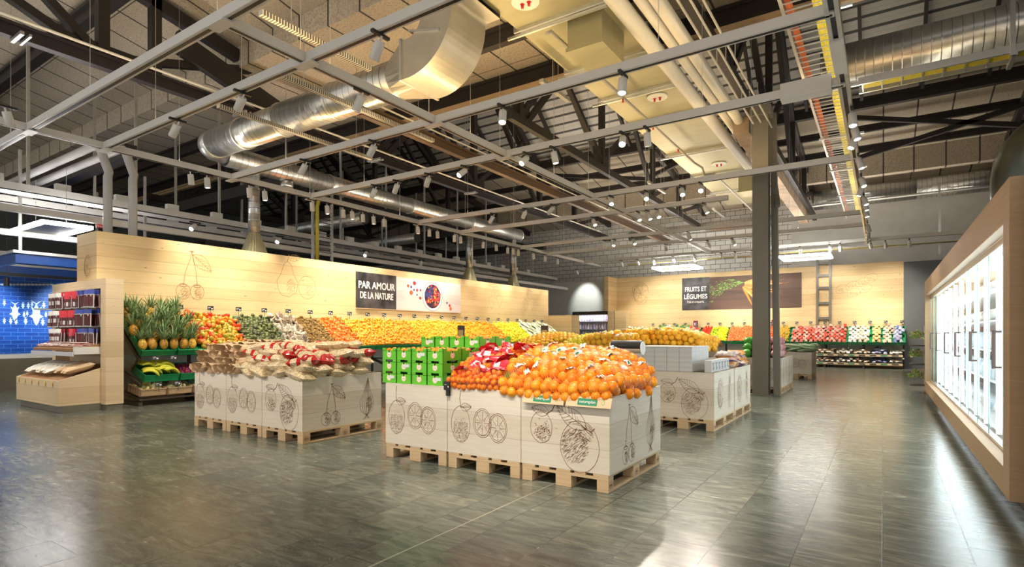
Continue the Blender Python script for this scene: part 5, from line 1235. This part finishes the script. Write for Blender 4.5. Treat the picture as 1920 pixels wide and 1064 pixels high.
# ------------------------------------------------------------ islands further back
SWP = icom('sweet_potato_mesh', fruit('sweet_potato', [(.35, .1, .08), (.5, .18, .12), (.45, .2, .15)], .6), .05, 10, 7, sc=(1, 1, 2))
PKV, PKVl = packmesh('veg_bag_mesh', M['mixveg'], .3, .18, .11)
def packs_on(x0, x1, y0, y1, z, me, name, label, cat, dx=.2, dy=.2, layers=2, dz=.09, yaw=.4):
    n = 0
    for l in range(layers):
        j = 0; y = y0+dy/2
        while y < y1:
            x = x0+dx/2; i = 0
            while x < x1: put(name, me, (x+rg.uniform(-.02, .02), y+.04*l, z+dz*l), (rg.uniform(-.2, .2), rg.uniform(-.2, .2), rg.uniform(-yaw, yaw)), '%s, %s layer, %s row, %s across' % (label, ordn(l), ordn(j), ordn(i)), cat); x += dx; i += 1; n += 1
            y += dy; j += 1
    return n
packs_on(-5.25, -4.3, 12.2, 13.3, .85, PKV, 'vegetable_bag', 'clear vegetable bag on the potato display', 'bag', .3, .22, 3, .1)
mound(-4.3, -3.75, 12.25, 13.3, .86, .25, .08, POT, 'potato', 'yellowish potato on the potato display behind the white cartons', 'potato', 'potatoes behind the white cartons', cap=120)
mound(-3.75, -3.4, 12.25, 13.3, .86, .25, .075, LEM, 'lemon', 'yellow lemon on the display behind the white cartons', 'lemon', 'lemons behind the white cartons', cap=100)
mound(-3.4, -3.05, 12.2, 13.3, .9, .2, .11, SWP, 'sweet_potato', 'reddish sweet potato heaped left of the steel column', 'sweet potato', 'sweet potatoes left of the column', cap=60)
packs_on(-7.1, -4.1, 15.3, 16.4, .85, PKV, 'vegetable_bag', 'vegetable bag on the centre display', 'bag', .28, .26, 3, .1)
packs_on(-7.6, -4.8, 18.7, 19.8, .85, WVP, 'vegetable_bag', 'green vegetable pack on the rear centre display', 'bag', .3, .2, 3, .08)
RAD = icom('radicchio_mesh', fruit('radicchio', [(.35, .02, .06), (.75, .5, .5), (.5, .05, .12)], .35, obj_scale=25), .1, 14, 9, fn=lambda v: v*(1+.06*sin(7*v.x+5*v.y)))
GRL = icom('green_lettuce_mesh', fruit('lettuce', [(.03, .25, .02), (.1, .45, .05), (.2, .55, .1)], .4, obj_scale=25), .1, 14, 9, fn=lambda v: v*(1+.09*sin(8*v.x+6*v.z)))
k = 0
for l in range(3):
    for r_ in range(6-l):
        for c in range(4):
            x = -2.46+.19*c; y = 12.97+.16*r_+.08*l; z = .84+.13*l; gr = c < 2 and r_ < 4; k += 1
            put('lettuce' if gr else 'radicchio', GRL if gr else RAD, (x, y, z), rrot(), ('green lettuce bag' if gr else 'red and white radicchio bag')+' right of column, %s layer, %s row, %s across' % (ordn(l), ordn(r_), ordn(c)), 'salad')
LEK, LEKl = packmesh('leek_bundle', fruit('leek', [(.1, .25, .12), (.5, .6, .4), (.2, .38, .2)], .5, obj_scale=18), .5, .08, .06)
packs_on(-2.4, -1.7, 17.65, 18.9, .82, LEK, 'leek_bundle', 'grey-green leek bundle near the back shelves', 'leeks', .4, .1, 3, .06, .6)
# ------------------------------------------------------------ back wall rack
SB = slope((0, 24.55, .86), math.atan2(.62, .72), 'y')
TMP, TMPl = packmesh('tomato_pack_mesh', M['redpack'], .16, .11, .07); BRP, BRPl = packmesh('mushroom_pack_mesh', M['brownpack'], .16, .11, .07); BLP, BLPl = packmesh('blue_pack_mesh', M['bluepack'], .18, .12, .07); WHP, WHPl = packmesh('white_pack_mesh', fruit('white_mushroom_pack', [(.85, .85, .82), (.7, .68, .6), (.5, .35, .2)], .3), .16, .11, .07); OCP, OCPl = packmesh('ochre_pack_mesh', fruit('ochre_pack', [(.6, .35, .1), (.75, .55, .25), (.45, .25, .1)], .4), .16, .11, .07)
GRV, GRVl = packmesh('green_bunch_mesh', M['greenveg'], .22, .12, .08)
for i in range(19):
    x = -10.4+.6*i
    for k in range(2):
        mt = SB @ Matrix.Translation((.02+.46*k, -x, 0)); dup(crA, mt.translation, mt.to_euler(), label='green crate in the %s row of the back wall rack, %s from the left' % (('front', 'rear')[k], ordn(i)), scale=(.84, 1, 1))
for i in range(9):
    x = -10.7+1.26*i
    t = T('fruit_rack', 'dark rack frame below the back wall, %s from the left' % ordn(i), 'rack', (x, 24.5, 0))
    MB().box(0, .06, .7, .76, 0, 1.3).build('rear_post', M['rack'], t); MB().box(0, .05, 0, .8, 0, .08).build('foot', M['rack'], t); MB().bar((.02, .05, .8), (.02, .75, 1.4), .05, .06).build('tier_arm', M['rack'], t); MB().box(0, 1.24, .76, .78, .1, 1.3).build('back_panel', M['white'], t)
def bsec(x0, x1, d, me, name, label, cat, low=None, cap=300, **kw): fill(SB, x0, x1, .03, .92, d, me, name, label, cat, label+' group', cap=cap, low=low, base=.13, **kw)
bsec(-10.6, -9.1, .2, WVP, 'vegetable_pack', 'pale vegetable pack at the left end of the back wall rack', 'pack', flat=True)
bsec(-9.1, -7.2, .16, GRV, 'green_bunch', 'dark green vegetable bunch on the back wall rack under the poster edge', 'vegetables', flat=True)
bsec(-7.2, -6.65, .13, TMP, 'radish_pack', 'pink and white vegetable pack left of the red tomatoes', 'pack', flat=True)
bsec(-6.6, -6.2, .075, TOM, 'tomato', 'deep red tomato under the FRUITS ET LÉGUMES poster', 'tomato', cap=120)
bsec(-6.2, -5.9, .085, icom('green_pepper_mesh', fruit('green_pepper', [(.1, .35, .02), (.5, .6, .03), (.75, .7, .04)], .25), .042, 12, 8), 'green_pepper', 'green-yellow pepper right of the deep red tomatoes', 'pepper')
bsec(-5.9, -5.5, .085, PEP, 'yellow_pepper', 'yellow pepper under the carrot poster', 'pepper')
bsec(-5.45, -3.55, .075, icom('light_tomato_mesh', fruit('light_tomato', [(.8, .12, .03), (.88, .2, .06), (.85, .3, .1)], .25), .036, 12, 7, sc=(1, 1, .85)), 'vine_tomato', 'orange-red tomato left of the steel column', 'tomato', low=lowball(.036), cap=250)
bsec(-3.5, -3.1, .08, icom('olive_tomato_mesh', fruit('mixed_tomato', [(.4, .35, .05), (.75, .4, .05), (.3, .35, .05)], .3), .038, 12, 7), 'mixed_tomato', 'green-orange tomato right of the steel column', 'tomato')
bsec(-3.05, -1.1, .12, TMP, 'tomato_pack', 'red tomato pack under the ladder column', 'pack', flat=True, low=TMPl, cap=200, mdim=.16)
bsec(-1.1, -.35, .12, WHP, 'mushroom_pack', 'white mushroom pack on the top tier at right', 'pack', flat=True, mdim=.16); bsec(-.35, -.02, .12, OCP, 'ochre_pack', 'ochre mushroom pack on the top tier at right', 'pack', flat=True, mdim=.16)
bsec(-.02, .3, .12, BRP, 'brown_pack', 'brown mushroom pack on the top tier near its right end', 'pack', flat=True, mdim=.16); bsec(.3, .62, .12, BLP, 'blue_pack', 'blue and white pack at the right end of the top tier', 'pack', flat=True, mdim=.16)
for z, nm in ((.50, 'middle'), (.18, 'bottom')):
    ST = slope((0, 24.5, z), .22, 'y')
    t = T('shelf_board', 'pale sloping %s shelf board at the right end of the back rack' % nm, 'shelf', (-1.0, 24.5, z-.04)); MB().box(-1.25, 1.6, 0, .7, 0, .02).build('board', M['rack'], t)
    MB().box(-1.25, 1.6, -.02, 0, -.02, .06).build('price_rail', M['clabel'] if False else M['end_wood'], t)
    for i in range(8): MB().box(-1.1+.34*i, -.9+.34*i, -.024, -.02, .0, .045).build('price_label', M['rack'] if i % 3 else M['foil_green'], t)
    for x0, x1, me, lab in ((-2.2, -1.55, BRP, 'brown and white'), (-1.5, -1.0, WHP, 'white'), (-.95, -.4, BRP, 'brown'), (-.35, .15, BLP, 'blue and white'), (.18, .6, WHP, 'white and beige')):
        fill(ST, x0, x1, .02, .6, .12, me, 'mushroom_pack', '%s mushroom pack on the %s tier, %s part' % (lab, nm, ordn(int((x0+2.3)/.6))), 'pack', '%s %s packs %d' % (nm, lab, int(x0*10)), flat=True, mdim=.17, base=.05, extra=.3)
for i in range(20): dup(pc, (-8.9+.5*i, 25.28, 1.68), (0, 0, -1.57), label='black price card above the back wall rack, %s from the left' % ordn(i), scale=1.3)
for i, x in enumerate((-6.95, -3.75)): 
    t = T('sign_card', 'purple framed card above the back rack, %s one' % ('left', 'right')[i], 'sign', (x, 25.3, 1.62)); MB().box(-.1, .1, -.01, .01, 0, .25).build('frame', plain('purple_frame', (.25, .03, .08), .4), t); MB().box(-.06, .06, -.014, -.01, .04, .16).build('picture', M['foil_white'], t)
# ------------------------------------------------------------ end shelf with dried meat at left
t = T('end_shelf', 'pale wooden end shelf unit with dried meat packs beside the pineapples', 'shelf', (-11.75, 3.95, 0))
k = .2
MB().box(.95, 1.15, 0, .26, .1, 2.18).build('right_post', M['end_wood'], t); MB().box(-1.15, -1.0, 0, .26, .1, 2.18).build('left_post', M['end_wood'], t)
MB().box(-1.0, .95, 0, .26, 2.02, 2.18).build('top_board', M['end_wood'], t); MB().box(-1.0, .95, .22, .25, .1, 2.02).build('rear_panel', M['end_wood'], t)
MB().box(.93, 1.13, .02, .25, 0, .1).box(-.95, .97, -.52, .2, 0, .12).build('plinth', M['steel_grey'], t)
m = MB(); y0, y1 = -.58, .2
m.box(-.905, .945, y0, y0+.025, .12, .52)
for x in (-.93, .945): m.add([(x+a, y, z) for a in (0, .025) for y, z in ((y0, .12), (y1, .12), (y1, .76), (y0, .52))], [(0, 1, 2, 3), (7, 6, 5, 4), (0, 4, 5, 1), (1, 5, 6, 2), (2, 6, 7, 3), (3, 7, 4, 0)])
m.build('base_box', M['end_wood'], t)
M['wicker'] = plain('wicker', (.30, .15, .06), .7, var=.4, scale=40)
MB().bar((0, -.56, .5), (0, .2, .72), 1.9, .03).build('basket_floor', M['wicker'], t)
MB().bar((0, -.35, 1.0), (0, .2, 1.12), 1.85, .04).build('upper_tray', M['wicker'], t); MB().box(-.92, .93, -.38, -.36, .90, .97).build('price_rail', plain('clear_rail', (.6, .6, .65), .2), t)
m = MB().box(.9, .95, -.36, .2, .93, 1.05)
m.build('tray_side', M['white'], t)
for z in (2.0, 1.68, 1.36):
    for i in range(14): MB().bar((-.9+.135*i, .22, z), (-.9+.135*i, -.12, z+.02), .006, .006).build('hook', M['alu'], t)
M['meat'] = plain('dark_meat', (.10, .015, .015), .25, var=.6, scale=30); M['film'] = plain('clear_film', (.6, .58, .58), .15)
hdr = {'red': M['foil_red'], 'white': M['foil_white'], 'blue': plain('blue_header', (.05, .08, .4), .3)}
meats = {}
for kx, c in (('red', hdr['red']), ('white', hdr['white']), ('blue', hdr['blue'])):
    r2 = random.Random(4); m = MB().box(-.055, .055, -.004, .004, -.21, 0, 0).box(-.057, .057, -.006, .006, -.05, -.0, 2)
    for i in range(4): m.box(-.046+.024*i, -.028+.024*i, -.012, .012, -.195, -.06 if i != 2 else -.08, 1)
    if kx == 'white': m.box(-.03, .03, -.0135, -.012, -.15, -.1, 0)
    if kx == 'red': m.box(-.045, .045, -.0135, -.012, -.09, -.05, 2).box(-.02, .02, -.014, -.012, -.18, -.13, 0)
    meats[kx] = m.mesh('meat_pack_'+kx, [M['film'], M['meat'], c])
for ri, z in enumerate((1.995, 1.675, 1.355)):
    for i in range(14):
        kx = 'white' if i < 4 else ('red' if i < 9 else 'blue')
        for d in range(2): put('dried_meat_pack', meats[kx], (-11.75-.9+.135*i, 3.95-.10+.09*d, z), (rg.uniform(-.08, .08), rg.uniform(-.05, .05), rg.uniform(-.5, .5)), 'dried meat pack with %s header, %s row, %s from left, %s' % (kx, ('top', 'middle', 'bottom')[ri], ordn(i), ('in front', 'behind')[d]), 'meat pack', scale=(1.15, 1.4, 1.4))
SAU, _ = packmesh('sausage_pack_mesh', fruit('sausage_pack', [(.12, .02, .02), (.7, .66, .65), (.35, .08, .06), (.8, .78, .78)], .2, obj_scale=30), .34, .06, .03)
for i in range(17):
    for r_ in range(2): put('sausage_pack', SAU, (-12.6+.108*i, 3.78+.1*r_, 1.06+.03*r_+.02*(i % 2)), (rg.uniform(-.05, .05), 0, 1.57+rg.uniform(-.35, .35)), 'flat sausage pack on the upper wicker tray, %s row, %s from the left' % (('front', 'rear')[r_], ordn(i)), 'sausage pack')
BAG, _ = packmesh('baguette_bag_mesh', fruit('bread_bag', [(.65, .66, .62), (.8, .78, .72), (.6, .45, .28)], .45, obj_scale=12), .5, .1, .085); BAK, _ = packmesh('bread_bag_mesh', M['kraft'], .42, .1, .09)
for i in range(18):
    me = BAG if i < 12 else BAK; put('bread_bag', me, (-12.58+.1*i, 3.72+rg.uniform(-.05, .02), .68+.03*(i % 2)), (.27, 0, 0) if False else Euler((0, -.28, 1.57+rg.uniform(-.15, .15))), '%s bread bag lying in the base of the end shelf, %s from the left' % ('white' if i < 12 else 'brown', ordn(i)), 'bread')
for i in range(6): o = MB().box(-.03, .03, -.003, 0, 0, .07).build('price_tag', M['clabel'], loc=(-12.55+.31*i, 3.36, .43)); tag(o, 'yellowish price tag on the front edge of the end shelf, %s from the left' % ordn(i), 'price tag')
# ------------------------------------------------------------ glass door refrigerators at right
FX, FY0, FY1 = .70, 4.92, 13.9
t = T('refrigerator', 'long wood framed refrigerator row with lit glass doors at right', 'refrigerator', (FX, FY0, 0)); L = FY1-FY0
m = MB().box(.14, 1.15, 0, L, 0, .14); m.build('plinth', M['black'], t)
MB().box(0, .09, 0, .22, .14, 2.3).build('near_post', M['oak'], t, bevel=.004); MB().box(0, .09, L-.12, L, .14, 2.3).build('far_post', M['oak'], t)
MB().box(0, .09, .22, L-.12, 2.02, 2.3).build('top_rail', M['oak'], t, bevel=.004); MB().box(0, .09, .22, L-.12, .14, .33).build('bottom_rail', M['oak'], t, bevel=.004)
MB().box(.09, .14, .22, L-.12, .30, .36).box(.09, .13, .22, L-.12, 1.96, 2.02).build('metal_edge', M['alu'], t)
MB().box(.09, 1.15, 0, .03, .14, 2.3).build('near_side', M['oak'], t); MB().box(.09, 1.15, L-.03, L, .14, 2.3).build('far_side', M['oak'], t); MB().box(.09, 1.15, 0, L, 2.24, 2.3).build('roof_panel', M['oak'], t)
fwh = plain('fridge_white', (.85, .87, .9), .4)
MB().box(1.0, 1.03, .03, L-.03, .14, 2.24).build('rear_panel', fwh, t); MB().box(.2, 1.0, .03, L-.03, .14, .34).build('bottom_tray', fwh, t)
for z in (.7, 1.05, 1.4, 1.72): MB().box(.35, 1.0, .05, L-.05, z, z+.02).build('shelf', fwh, t)
lst = emit('fridge_led', (.9, .95, 1), 8)
g = NT('door_glass'); g.set((.9, .97, .95), .02); g.b.inputs['Alpha'].default_value = 1
gl = g.new('BsdfGlossy'); gl.inputs['Roughness'].default_value = .02; gt = g.new('BsdfTransparent'); gt.inputs[0].default_value = (.93, .97, .96, 1); fr_ = g.new('Fresnel'); gm = g.new('MixShader')
g.link(g.math('MULTIPLY', fr_.outputs[0], .22), gm.inputs[0]); g.link(gt.outputs[0], gm.inputs[1]); g.link(gl.outputs[0], gm.inputs[2]); g.link(gm.outputs[0], g.out.inputs[0]); M['glass'] = g.mat
gedge = plain('glass_edge', (.25, .5, .45), .2); M['handle'] = plain('handle_brown', (.10, .07, .06), .35, .4)
nd = 12; dw = (L-.34)/nd
for i in range(nd):
    y = .22+dw*i
    d = MB().box(.095, .101, y+.004, y+dw-.004, .36, 1.96).build('glass_door', M['glass'], t)
    MB().box(.094, .102, y+.002, y+.006, .36, 1.96).box(.094, .102, y+dw-.006, y+dw-.002, .36, 1.96).build('glass_edge', gedge, d)
    if i % 2 == 1:
        MB().bar((.05, y+.08, .98), (.05, y+.08, 1.28), .022, .03).bar((.04, y+.08, .985), (.10, y+.08, .985), .035, .02).bar((.04, y+.08, 1.275), (.10, y+.08, 1.275), .035, .02).build('handle', M['handle'], d)
    MB().box(.15, .19, y-.02, y+.02, .36, 1.96).build('light_tube', lst, t)
area('fridge_light', (.5, L/2, 2.2), (0, 0, 0), .3, L*.9, 120, (.88, .94, 1), t)
area('fridge_front_light', (.13, L/2, 1.2), (0, R(90), 0), 1.4, L*.9, 70, (.88, .94, 1), t)
PR = [packmesh('fridge_pack_a', fruit('fridge_pack_white', [(.7, .75, .8), (.9, .9, .9), (.2, .4, .7)], .3), .12, .12, .2)[0], packmesh('fridge_pack_b', fruit('fridge_pack_beige', [(.8, .75, .6), (.9, .9, .9), (.5, .6, .3)], .3), .12, .12, .2)[0]]
btl = MB().lathe([(.03, 0), (.032, .02), (.032, .13), (.014, .18), (.014, .21)], 10).mesh('bottle_mesh', fruit('bottle_white', [(.75, .8, .85), (.5, .65, .8), (.85, .85, .8)], .2), True)
for zi, z in enumerate((.345, .725, 1.075, 1.425, 1.745)):
    for i in range(52):
        y = FY0+.15+.168*i
        if zi in (1, 2): put('bottle', btl, (FX+.42, y, z), (0, 0, 0), 'pale bottle in the refrigerators, %s shelf up, %s from near end' % (ordn(zi), ordn(i)), 'bottle', scale=(1.2, 1.2, 1.))
        else: put('food_pack', PR[i//5 % 2], (FX+.45, y, z+.08), (R(90), 0, R(90)), 'pale food pack in the refrigerators, %s shelf up, %s from near end' % (ordn(zi), ordn(i)), 'food pack')
t = T('wood_pier', 'stacked wooden block pier at the right picture edge', 'pier', (.78, 4.0, 0))
for i in range(4): MB().box(0, .3, 0, .84, .1+.56*i, .1+.56*(i+1)-.006).build('wood_block', M['oak'], t, bevel=.012)
MB().box(-.03, .0, .3, .4, .1, 2.35).build('metal_strip', M['steel_grey'], t); MB().box(.02, .28, .02, .8, 0, .1).build('plinth', M['black'], t)
t = T('round_duct', 'dark fat duct elbow rising behind the refrigerators at the right edge', 'duct', (1.25, 8.0, 0)); pa = [(0, 0, 2.3), (0, 0, 2.95)]+[(.45*(1-cos(q)), 0, 2.95+.45*sin(q)) for q in [pi/2*j/6 for j in range(1, 7)]]+[(3, 0, 3.4)]
m = MB().tube(pa, .27, 32); o = m.build('duct_body', plain('duct_olive', (.09, .10, .085), .3, .7), t, smooth=True)
t = T('flower_stand', 'tiered stand of green and pink potted flowers beyond the refrigerators', 'flower stand', (.66, 15.0, 0)); MB().box(.1, .13, -.2, .3, 0, 1.45).build('rear_panel', M['end_wood'], t)
fl_m = [fruit('leaf_bright', [(.08, .3, .03), (.35, .55, .1), (.6, .75, .25)], .5), fruit('flower_pink', [(.8, .3, .3), (.9, .7, .6), (.9, .85, .5)], .5)]
for z in (.35, .8, 1.2):
    MB().box(-.16, .1, -.2, .3, z-.2, z-.18).build('shelf', M['rack'], t)
    for kx in range(3):
        m = MB()
        for i in range(60):
            a = rg.uniform(0, 6.28); e = rg.uniform(-.3, 1.3); q = rg.uniform(.05, .15); c = Vector((cos(a)*cos(e)*q, cos(e)*sin(a)*q, sin(e)*q)); s = rg.uniform(.02, .04); v = [c+Vector((rg.uniform(-s, s), rg.uniform(-s, s), rg.uniform(-s, s))) for _ in range(4)]; m.add(v, [(0, 1, 2, 3)], 1 if rg.random() < .25 else 0)
        m.build('plant', fl_m, t, loc=(-.05, -.12+.16*kx, z))
# ------------------------------------------------------------ corner cabinets between the walls
t = T('corner_cabinet', 'wooden cabinet at the far end of the fruit wall', 'cabinet', (-11.9, 20.4, 0)); MB().box(0, 1.3, 0, .7, 0, 2.05).build('cabinet_body', M['wall_wood'], t)
t = T('drinks_fridge', 'small lit fridge with rows of packs between the two wood walls', 'refrigerator', (-12.4, 24.1, 0)); MB().box(0, 1.75, .5, .55, 0, 2.2).build('rear_panel', fwh, t)
MB().box(-.08, 0, 0, .55, 0, 2.3).box(1.75, 1.83, 0, .55, 0, 2.3).box(-.08, 1.83, 0, .55, 2.2, 2.35).build('frame', M['rack'], t)
for j in range(5): MB().box(0, 1.75, .1, .5, .35+.38*j, .37+.38*j).build('shelf', fwh, t)
area('fridge_light', (.9, .05, 2.15), (R(20), 0, 0), 1.6, .1, 12, (.95, .95, 1), t)
pk = packmesh('jar_pack', fruit('jar_pack', [(.75, .5, .5), (.9, .88, .9), (.4, .3, .5), (.85, .8, .8)], .3), .26, .12, .1)[0]
for j in range(5):
    for i in range(12): put('jar_pack', pk, (-12.3+.145*i, 24.3, .51+.38*j), (R(90), R(90), 0), 'small pink-white pack in the corner fridge, %s shelf up, %s from left' % (ordn(j), ordn(i)), 'pack')
t = T('corner_cabinet', 'wooden pier beside the small lit fridge', 'cabinet', (-10.6, 24.0, 0)); MB().box(0, .9, 0, .45, 0, 2.35).build('cabinet_body', M['wall_wood'], t); MB().box(.32, .34, -.01, 0, 0, 2.35).build('groove', M['rack'], t)
# ------------------------------------------------------------ fish department
wf = MB().box(-.15, 0, 0, 11, 0, 3.25).build('wall_fish', M['bluetile'], loc=(-20, 2.5, 0)); wf['kind'] = 'structure'
def fishpoly(mb, c, s, ang=0, mi=0):
    pts = [(0, -.5), (.09, -.38), (.15, -.2), (.3, -.12), (.16, -.05), (.15, .1), (.24, .28), (.1, .2), (.03, .36), (.22, .52), (0, .42), (-.22, .52), (-.03, .36), (-.1, .2), (-.24, .28), (-.15, .1), (-.16, -.05), (-.3, -.12), (-.15, -.2), (-.09, -.38)]
    mb.add([(-19.995, c[0]+s*x*.7, c[1]+s*y*.9) for x, y in pts], [tuple(range(len(pts)))], mi)
pw = plain('print_white', (.8, .85, .9), .5)
for px, py, s in ((68, 588, .78), (28, 585, .6), (8, 568, .2), (43, 573, .22), (53, 573, .22), (60, 570, .2), (82, 572, .24), (8, 602, .2), (20, 602, .22), (30, 603, .22), (48, 602, .25), (80, 604, .26), (45, 590, .2), (51, 588, .18), (86, 590, .2)):
    p = P(px, py, x=-20); m = MB(); fishpoly(m, (p.y, p.z), s); o = m.build('fish_print', pw, None); o.parent = wf; o.matrix_parent_inverse = Matrix.Translation((20, -2.5, 0))
m = MB()
for i in range(14): p = P(5+7*i, 534, x=-20); m.add([(-19.995, p.y-.08, p.z), (-19.995, p.y, p.z+.03), (-19.995, p.y+.08, p.z), (-19.995, p.y, p.z-.03)], [(0, 1, 2, 3)])
o = m.build('small_fish_border', pw); o.parent = wf; o.matrix_parent_inverse = Matrix.Translation((20, -2.5, 0))
l = bpy.data.lights.new('blue_wash', 'SPOT'); l.energy = 330; l.spot_size = R(70); l.spot_blend = .8; l.color = (.55, .78, 1)
for i, y in enumerate((4.6, 6.6)):
    t = T('black_spotlight', 'black spotlight aimed at the blue tiles, %s one' % ('left', 'right')[i], 'spotlight', (-18, y, 2.55)); MB().lathe([(.06, -.1), (.06, .1)], 16).build('housing', M['black'], t); o = bpy.data.objects.new('blue_wash', l); COL.objects.link(o); o.parent = t; o.rotation_euler = (0, R(62), 0) if False else Vector((2, 0, .9)).to_track_quat('Z', 'Y').to_euler(); o.location = (-.12, 0, -.05)
    MB().bar((0, 0, .1), (0, 0, 2.5), .01, .01).build('hanger_rod', M['black'], t)
o = MB().box(-18.05, -17.95, 2.5, 9, 2.7, 2.78).build('black_track', M['black']); tag(o, 'black track rail before the blue tiled wall', 'track')
blu = plain('blue_panel', (.006, .06, .28), .4)
t = T('canopy', 'blue edged steel canopy frame hanging over the fish counter', 'canopy', (-16.6, 5.3, 2.66))
for x0, x1, y0, y1 in ((-1.5, 1.5, -1.3, -1.2), (-1.5, 1.5, 1.2, 1.3), (-1.5, -1.4, -1.2, 1.2), (1.4, 1.5, -1.2, 1.2)): MB().box(x0, x1, y0, y1, .1, .3).build('blue_panel', blu, t)
MB().box(-1.55, 1.55, -1.35, -1.3, .3, .36).box(-1.55, 1.55, 1.3, 1.35, .3, .36).box(-1.55, -1.5, -1.3, 1.3, .3, .36).box(1.5, 1.55, -1.3, 1.3, .3, .36).build('steel_rim', M['galv'], t)
for x in (-1.4, 1.4):
    for y in (-1.2, 1.2): MB().bar((x, y, .3), (x, y, 2.5), .05, .05).build('hanger_post', M['galv'], t)
o = MB().box(-19.8, -17.2, 8.2, 10.5, 2.75, 3.6).build('vent_casing', M['galv']); tag(o, 'grey metal ventilation casing above the blue tiles', 'casing')
t = T('fish_counter', 'glass fronted fish counter with ice at the far left edge', 'counter', (-16.6, 4.5, 0)); MB().box(-.6, .5, -2, 1.1, 0, .72).build('counter_base', M['steel_grey'], t); MB().box(-.6, .5, -2, 1.1, .72, .8).build('ice_bed', M['foil_white'], t)
MB().box(.48, .5, -2, 1.1, .8, 1.12).box(-.1, .5, -2, 1.1, 1.12, 1.135).build('glass_front', M['glass'], t); MB().tube([(.4, 1.0, 1.1), (.4, 1.0, 1.75), (.3, .9, 1.85), (.1, .2, 1.85)], .02, 8).build('steel_hoop', M['alu'], t, smooth=True)
t = T('ice_bin', 'white slanted counter hood with a dark scale before the blue wall', 'counter', (-15.8, 6.2, 0)); MB().box(-.7, .6, -.4, 1.2, 0, .95).build('cabinet_body', M['steel_grey'], t)
m = MB(); m.add([(x, y, z) for x in (-.7, .6) for y, z in ((-.4, .95), (1.2, .95), (1.2, 1.6), (.2, 1.6))], [(0, 1, 2, 3), (7, 6, 5, 4), (0, 4, 5, 1), (1, 5, 6, 2), (2, 6, 7, 3), (3, 7, 4, 0)]); m.build('white_hood', M['white'], t)
MB().box(.1, .5, -.5, -.2, .95, 1.0).box(.3, .33, -.4, -.3, 1.0, 1.3).build('scale', M['black'], t)
q_ = P(180, 424, x=-13.1); t = T('small_sign', 'small red sign hanging on the lower white rail behind the wood wall', 'sign', (-13.1, q_.y, q_.z)); MB().box(-.01, .01, 0, .26, -.03, .04).build('sign_plate', redm, t); text('Brandalarm', .05, M['foil_white'], t, (.012, .13, -.012), UL, ZZ)
# camera side lamps: unseen grid beams and spots added to brighten the box fronts
beam('x', 1.7, -4.5, .6, 'unseen white track beam added above the camera position', up=True); beam('x', -.6, -8, .6, 'unseen white track beam added behind the camera', up=True)
for i, (x, y, tg) in enumerate(((-4.2, 1.7, (-3.9, 4.2, .6)), (-3.0, 1.7, (-3.0, 4.2, .6)), (-1.8, 1.7, (-2.2, 4.2, .6)), (-.6, 1.7, (-1.6, 5, .5)), (-6, -.6, (-6.6, 4.0, .5)), (-7.4, -.6, (-7.4, 4.0, .5)))):
    put_spot((x, y, 4.44), tg, 'white spotlight on the unseen track beams by the camera, %s' % ordn(i), power=1.25, angle=62 if y < 0 else 48)
# remove the moulds
def purge(o):
    for c in list(o.children): purge(c)
    bpy.data.objects.remove(o)
for o in [spot, pal, crA, trayc, bb, pc, ct, wc, wd]+pines: purge(o)
